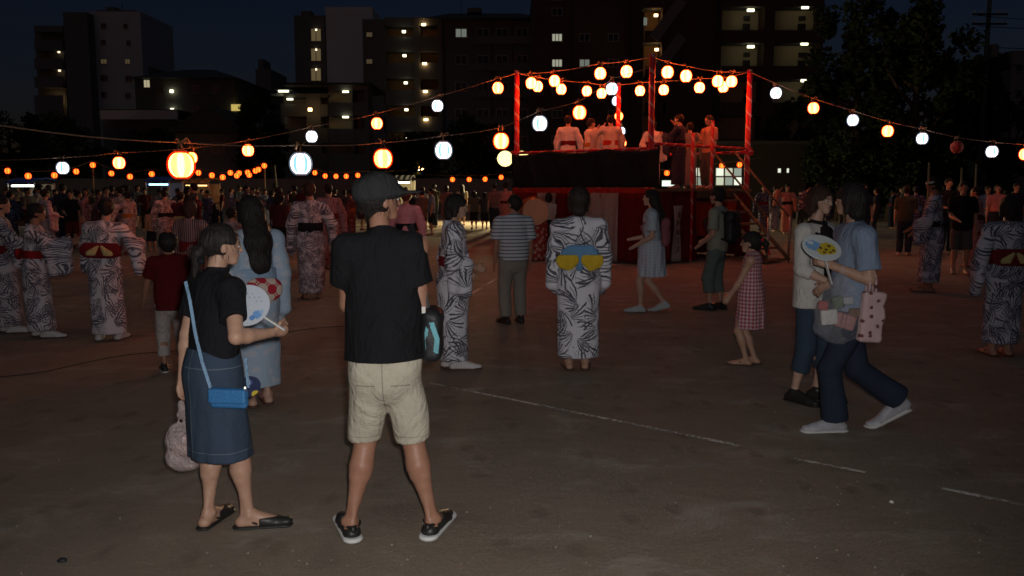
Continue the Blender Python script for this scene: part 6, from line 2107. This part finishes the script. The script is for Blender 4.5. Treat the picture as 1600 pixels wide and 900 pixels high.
# ------------------------------------------------------------------ crowd prototypes
def proto(kind, seed):
    rs = random.Random(seed)
    at = Vector((0, -50 - seed, 0))
    v_ = .017
    P = dict(foot=None, top=None, yaw=0, at=at, h=1.6, vox=v_)
    if kind == 'yukata':
        s = person('x', hair='updo' if seed % 2 else 'short', hands=[[(-.26, .26, 1.34), (.20, .30, 1.12)], [(-.18, .22, .95), (.22, .2, .98)], [(-.12, .34, 1.18), (.30, .22, 1.42)]][seed % 3], elbow=[(-.6, -.6, -.8), (.6, -.6, -.8)], feet=[(-.08, 0, 8, 0), (.08, .05, -8, 0)], **P)
        wear(s, 'robe', robe(s, seed=seed), YUK2); wear(s, 'sash', band(None, s, .585, .66), RED_OBI)
    elif kind == 'tee':
        s = person('x', hair='short', hands=[None, (.12, .25, 1.0)], feet=[(-.09, 0, 8, 0), (.09, .04, -8, 0)], **P)
        wear(s, 'shirt', shirt(s, .8, .49, 1.12, seed), WHITE_C); wear(s, 'trousers', trousers(s, 1.95, 1.15, seed), DENIM_D)
    elif kind == 'woman':
        s = person('x', hair='long' if seed % 2 else 'bob', hands=[(-.1, .22, 1.0), None], **P)
        wear(s, 'shirt', shirt(s, .7, .50, 1.06, seed), WHITE_C); wear(s, 'skirt', skirt(s, .30, .13), DENIM_D)
    elif kind == 'shorts':
        s = person('x', hair='short', hands=[None, (.1, .25, .95)], feet=[(-.1, 0, 8, 0), (.1, 0, -8, 0)], **P)
        wear(s, 'shirt', shirt(s, .8, .47, 1.15, seed), WHITE_C); wear(s, 'shorts', trousers(s, 1.0, 1.2, seed), DENIM_D)
    else:
        s = person('x', hair='bob', child=True, hands=[None, (.1, .2, .9)], **P)
        wear(s, 'shirt', shirt(s, .8, .46, 1.15, seed), WHITE_C); wear(s, 'shorts', trousers(s, 1.1, 1.2, seed), DENIM_D)
    return s.root
KIND_N = {'yukata': 3, 'tee': 2, 'woman': 2, 'shorts': 1, 'child': 1}
PROT = {k: [proto(k, i + 1) for i in range(n)] for k, n in KIND_N.items()}
used_p = set()
def crowd(kind, px, fy, top, yaw, label, group, mats=None, at=None, h=None, skin=None, var=None):
    """a figure of the crowd with its own clothes"""
    mats = mats or {}
    n = crowd.n; crowd.n += 1
    src = PROT[kind][(n if var is None else var) % len(PROT[kind])]
    o = copy_tree(src)
    at = at if at is not None else G(px, fy)
    h = h or (PD(px, top, at.y).z - at.z)
    k = h / 1.6
    o.location = at; o.rotation_euler = (0, 0, R(yaw)); o.scale = (k, k, k)
    tag(o, label, 'person', group)
    for ch in o.children:
        b_ = ch.name.split('.')[0]
        m_ = mats.get(b_)
        if m_ is None and b_ == 'body' and skin: m_ = skin
        if m_ is not None:
            ch.material_slots[0].link = 'OBJECT'; ch.material_slots[0].material = m_
    return o
crowd.n = 0
def C(name, c): return cloth(name, c)
DARKS = [C('cloth_navy', (.02, .025, .05)), C('cloth_black', (.012, .012, .013)), C('cloth_grey', (.10, .10, .10)), C('cloth_maroon', (.10, .02, .025)), C('cloth_olive', (.06, .06, .04)), C('cloth_slate', (.05, .06, .08))]
LIGHTS = [C('cloth_white', (.55, .53, .50)), C('cloth_pink', (.50, .26, .26)), C('cloth_sand', (.36, .30, .22)), C('cloth_sky', (.22, .30, .42)), C('cloth_red', (.32, .03, .03))]
YUKS = [YUK2, YUK3, blotch_yukata('navy_flower_yukata', (.05, .06, .13), (.45, .42, .48), 14.0, .4), blotch_yukata('rose_flower_yukata', (.50, .26, .28), (.22, .03, .05), 13.0, .42), blotch_yukata('white_flower_yukata', (.55, .50, .50), (.16, .10, .22), 15.0, .45), MATS['faded_pink_print']]
OBIS = [RED_OBI, BLK_OBI, PALE_YEL, BLUE_OBI, C('orange_sash', (.5, .2, .03))]

# named figures of the middle ground
named = [
 ('yukata', 76, 404, 296, -40, 'dancer in pink flowered yukata behind the clapping dancer', {'robe': YUKS[5]}),
 ('yukata', 126, 388, 298, -60, 'dancer in dark flowered yukata left of the pale lantern cord', {'robe': YUKS[3], 'sash': BLK_OBI}),
 ('yukata', 204, 398, 300, 70, 'dancer with orange sash right of the dancer with yellow leaf ends', {'robe': YUKS[4], 'sash': OBIS[4]}),
 ('yukata', 262, 402, 296, 20, 'dancer in pale print above the boy in red', {'robe': YUK3, 'sash': BLK_OBI}),
 ('yukata', 286, 410, 300, -20, 'dancer in maroon yukata above the boy in red', {'robe': DARKS[3], 'sash': PALE_YEL}),
 ('woman', 440, 432, 300, -30, 'woman in maroon top right of the long-haired girl', {'shirt': DARKS[3], 'skirt': DARKS[1]}),
 ('yukata', 516, 420, 288, 30, 'dancer in rose print beside the black sashed dancer', {'robe': YUKS[3]}),
 ('yukata', 1228, 366, 288, 178, 'woman in salmon pink yukata with dark sash facing the camera', {'robe': C('salmon_yukata', (.62, .27, .2)), 'sash': BLK_OBI}),
 ('yukata', 1192, 364, 290, 150, 'dancer in dark print yukata right of the stage steps', {'robe': YUKS[2]}),
 ('yukata', 1209, 362, 291, 200, 'dancer in pale print left of the salmon pink yukata', {'robe': YUKS[4]}),
 ('shorts', 1498, 428, 284, 160, 'person in dark t-shirt and grey shorts behind the headband dancer', {'shirt': DARKS[1], 'shorts': DARKS[2]}),
 ('yukata', 1520, 418, 292, 60, 'woman in rose flowered yukata left of the right edge dancer', {'robe': YUKS[3], 'sash': DARKS[3]}),
 ('tee', 1411, 400, 290, -30, 'dim figure in olive shirt holding something pale, left of the headband dancer', {'shirt': DARKS[4]}),
 ('tee', 1476, 398, 279, 170, 'dim man in black shirt behind the headband dancer', {'shirt': DARKS[1]}),
 ('woman', 1554, 392, 288, 150, 'dim woman in pinkish top above the right edge dancer', {'shirt': LIGHTS[1]}),
 ('tee', 1582, 388, 286, 170, 'dim man in dark shirt with pale face near the right edge', {'shirt': DARKS[0]}),
 ('woman', 857, 404, 302, 5, 'woman in white blouse and dark skirt beside the drum', {'shirt': LIGHTS[0], 'skirt': DARKS[1]}),
 ('woman', 937, 402, 308, 30, 'person in white sleeves and dark vest right of the blue sashed dancer', {'shirt': LIGHTS[0], 'skirt': DARKS[1]}),
 ('tee', 773, 362, 287, 10, 'man in rosy shirt and dark trousers left of the pink sashed woman', {'shirt': C('cloth_rose_grey', (.22, .13, .13))}),
 ('yukata', 790, 366, 286, -20, 'woman in pink robe with dark sash under the work lamp', {'robe': LIGHTS[1], 'sash': DARKS[3]}),
 ('child', 741, 358, 299, 10, 'child standing with legs apart, left of two before the lit dirt', {'shirt': DARKS[2], 'shorts': DARKS[1]}),
 ('child', 757, 358, 301, -10, 'child standing with legs apart, right of two before the lit dirt', {'shirt': DARKS[5], 'shorts': DARKS[1]}),
 ('woman', 722, 352, 289, 20, 'woman with raised arm behind the two children', {'shirt': LIGHTS[2], 'skirt': DARKS[1]}),
 ('woman', 698, 358, 290, 10, 'woman in rosy dress left of the two children', {'shirt': C('cloth_dull_rose', (.26, .12, .12)), 'skirt': MATS['cloth_dull_rose']}),
 ('tee', 679, 356, 288, 40, 'man in dark shirt standing left of the rosy dress', {'shirt': DARKS[4]}),
 ('shorts', 661, 358, 293, -20, 'person in white top lit from behind near the cap', {'shirt': LIGHTS[0], 'shorts': DARKS[0]}),
 ('shorts', 432, 356, 287, 0, 'person with pale shorts lit from behind in the far crowd', {'shirt': DARKS[4], 'shorts': LIGHTS[2]}),
 ('tee', 1345, 388, 287, 180, 'dim figure behind the head of the walking woman', {'shirt': DARKS[0]}),
 ('yukata', 1275, 386, 287, 170, 'dim figure in dark print behind the white cardigan', {'robe': YUKS[2]}),
]
for kd, px, fy, tp, yw, lb, mt in named:
    crowd(kd, px, fy, tp, yw, lb, 'people round the stage', mt, var=1 if 'blouse' in lb or 'vest' in lb else None)
FARY = [YUKS[2], wave_yukata('wave_print_cotton_e', (.34, .31, .34), (.03, .03, .05), (.4, .1, 0)), blotch_yukata('plum_flower_yukata', (.16, .07, .09), (.36, .26, .28), 13.0, .4), blotch_yukata('grey_flower_yukata', (.28, .26, .28), (.10, .06, .12), 15.0, .42), DARKS[0]]
# the indistinct far crowd
rs = random.Random(21)
def far(x0, x1, n, f0, f1, label, group, pk=('tee', 'woman', 'yukata', 'shorts', 'child', 'tee', 'yukata')):
    for i in range(n):
        kd = rs.choice(pk)
        px = x0 + (x1 - x0) * (i + rs.uniform(.2, .8)) / n; fy = rs.uniform(f0, f1)
        at = G(px, fy); h = rs.uniform(1.5, 1.74) if kd != 'child' else rs.uniform(1.05, 1.3)
        mt = {'robe': rs.choice(FARY), 'sash': rs.choice(OBIS), 'shirt': rs.choice(DARKS + DARKS + [LIGHTS[2], LIGHTS[3]]), 'skirt': rs.choice(DARKS), 'trousers': rs.choice(DARKS), 'shorts': rs.choice(DARKS)}
        what = {'tee': 'figure in trousers', 'woman': 'woman in skirt', 'yukata': 'figure in yukata', 'shorts': 'figure in shorts', 'child': 'child'}[kd]
        crowd(kd, px, fy, 0, rs.uniform(-180, 180), 'dim %s, %s from the left %s' % (what, ORD[i], label), group, mt, at, h)
far(-15, 130, 13, 346, 392, 'in far crowd at left edge', 'far crowd at the left edge')
far(130, 300, 15, 346, 394, 'in far crowd under left lanterns', 'far crowd under the left lanterns')
far(300, 480, 16, 345, 392, 'in far crowd behind denim skirt', 'far crowd behind the denim skirt woman')
far(480, 680, 15, 344, 384, 'in far crowd behind the cap', 'far crowd behind the cap')
far(1240, 1420, 8, 350, 376, 'among onlookers under right trees', 'onlookers under the right trees', ('tee', 'woman', 'tee', 'yukata'))
far(1420, 1620, 9, 350, 386, 'among onlookers near pale poles', 'onlookers near the right poles', ('tee', 'woman', 'tee', 'yukata'))

# ------------------------------------------------------------------ singers on the stage
def on_stage(px, Y, top_y, yaw, label, kind, mats):
    p = PD(px, 295, Y); p.z = FZ
    h = PD(px, top_y, Y).z - FZ
    return crowd(kind, px, 0, 0, yaw, label, 'people on the stage', mats, p, h)
PINKW = C('stage_white_robe', (.80, .74, .70))
on_stage(887, 20.3, 181, -12, 'singer in white robe with red sash at the left of the stage', 'yukata', {'robe': PINKW, 'sash': RED_OBI})
on_stage(921, 21.0, 186, -75, 'singer in white robe seen side-on, second from the left on stage', 'yukata', {'robe': PINKW, 'sash': OBIS[4]})
on_stage(953, 20.2, 180, 2, 'broad singer in white robe with large red sash knot at mid stage', 'yukata', {'robe': C('stage_cream_robe', (.6, .52, .46)), 'sash': C('stage_red', (.42, .03, .02))})
on_stage(1019, 20.6, 189, 10, 'performer in white robe right behind the front stage post', 'yukata', {'robe': PINKW, 'sash': BLK_OBI})
on_stage(1060, 19.6, 179, 60, 'performer in dark navy print robe at the right of the stage', 'yukata', {'robe': blotch_yukata('navy_dot_yukata', (.025, .03, .06), (.2, .2, .28), 22.0, .3), 'sash': BLK_OBI})
on_stage(1076, 21.0, 192, -20, 'performer in grey robe with gold sash beside the navy robe', 'yukata', {'robe': C('stage_grey_robe', (.25, .22, .22)), 'sash': C('stage_gold', (.5, .3, .05))})
on_stage(1106, 20.0, 181, 120, 'performer in salmon shirt and dark trousers by the stage steps', 'tee', {'shirt': C('stage_salmon', (.62, .33, .22)), 'trousers': DARKS[2]})
# prototypes stand nowhere in the scene
for lst in PROT.values():
    for o in lst:
        for ch in list(o.children): bpy.data.objects.remove(ch)
        bpy.data.objects.remove(o)
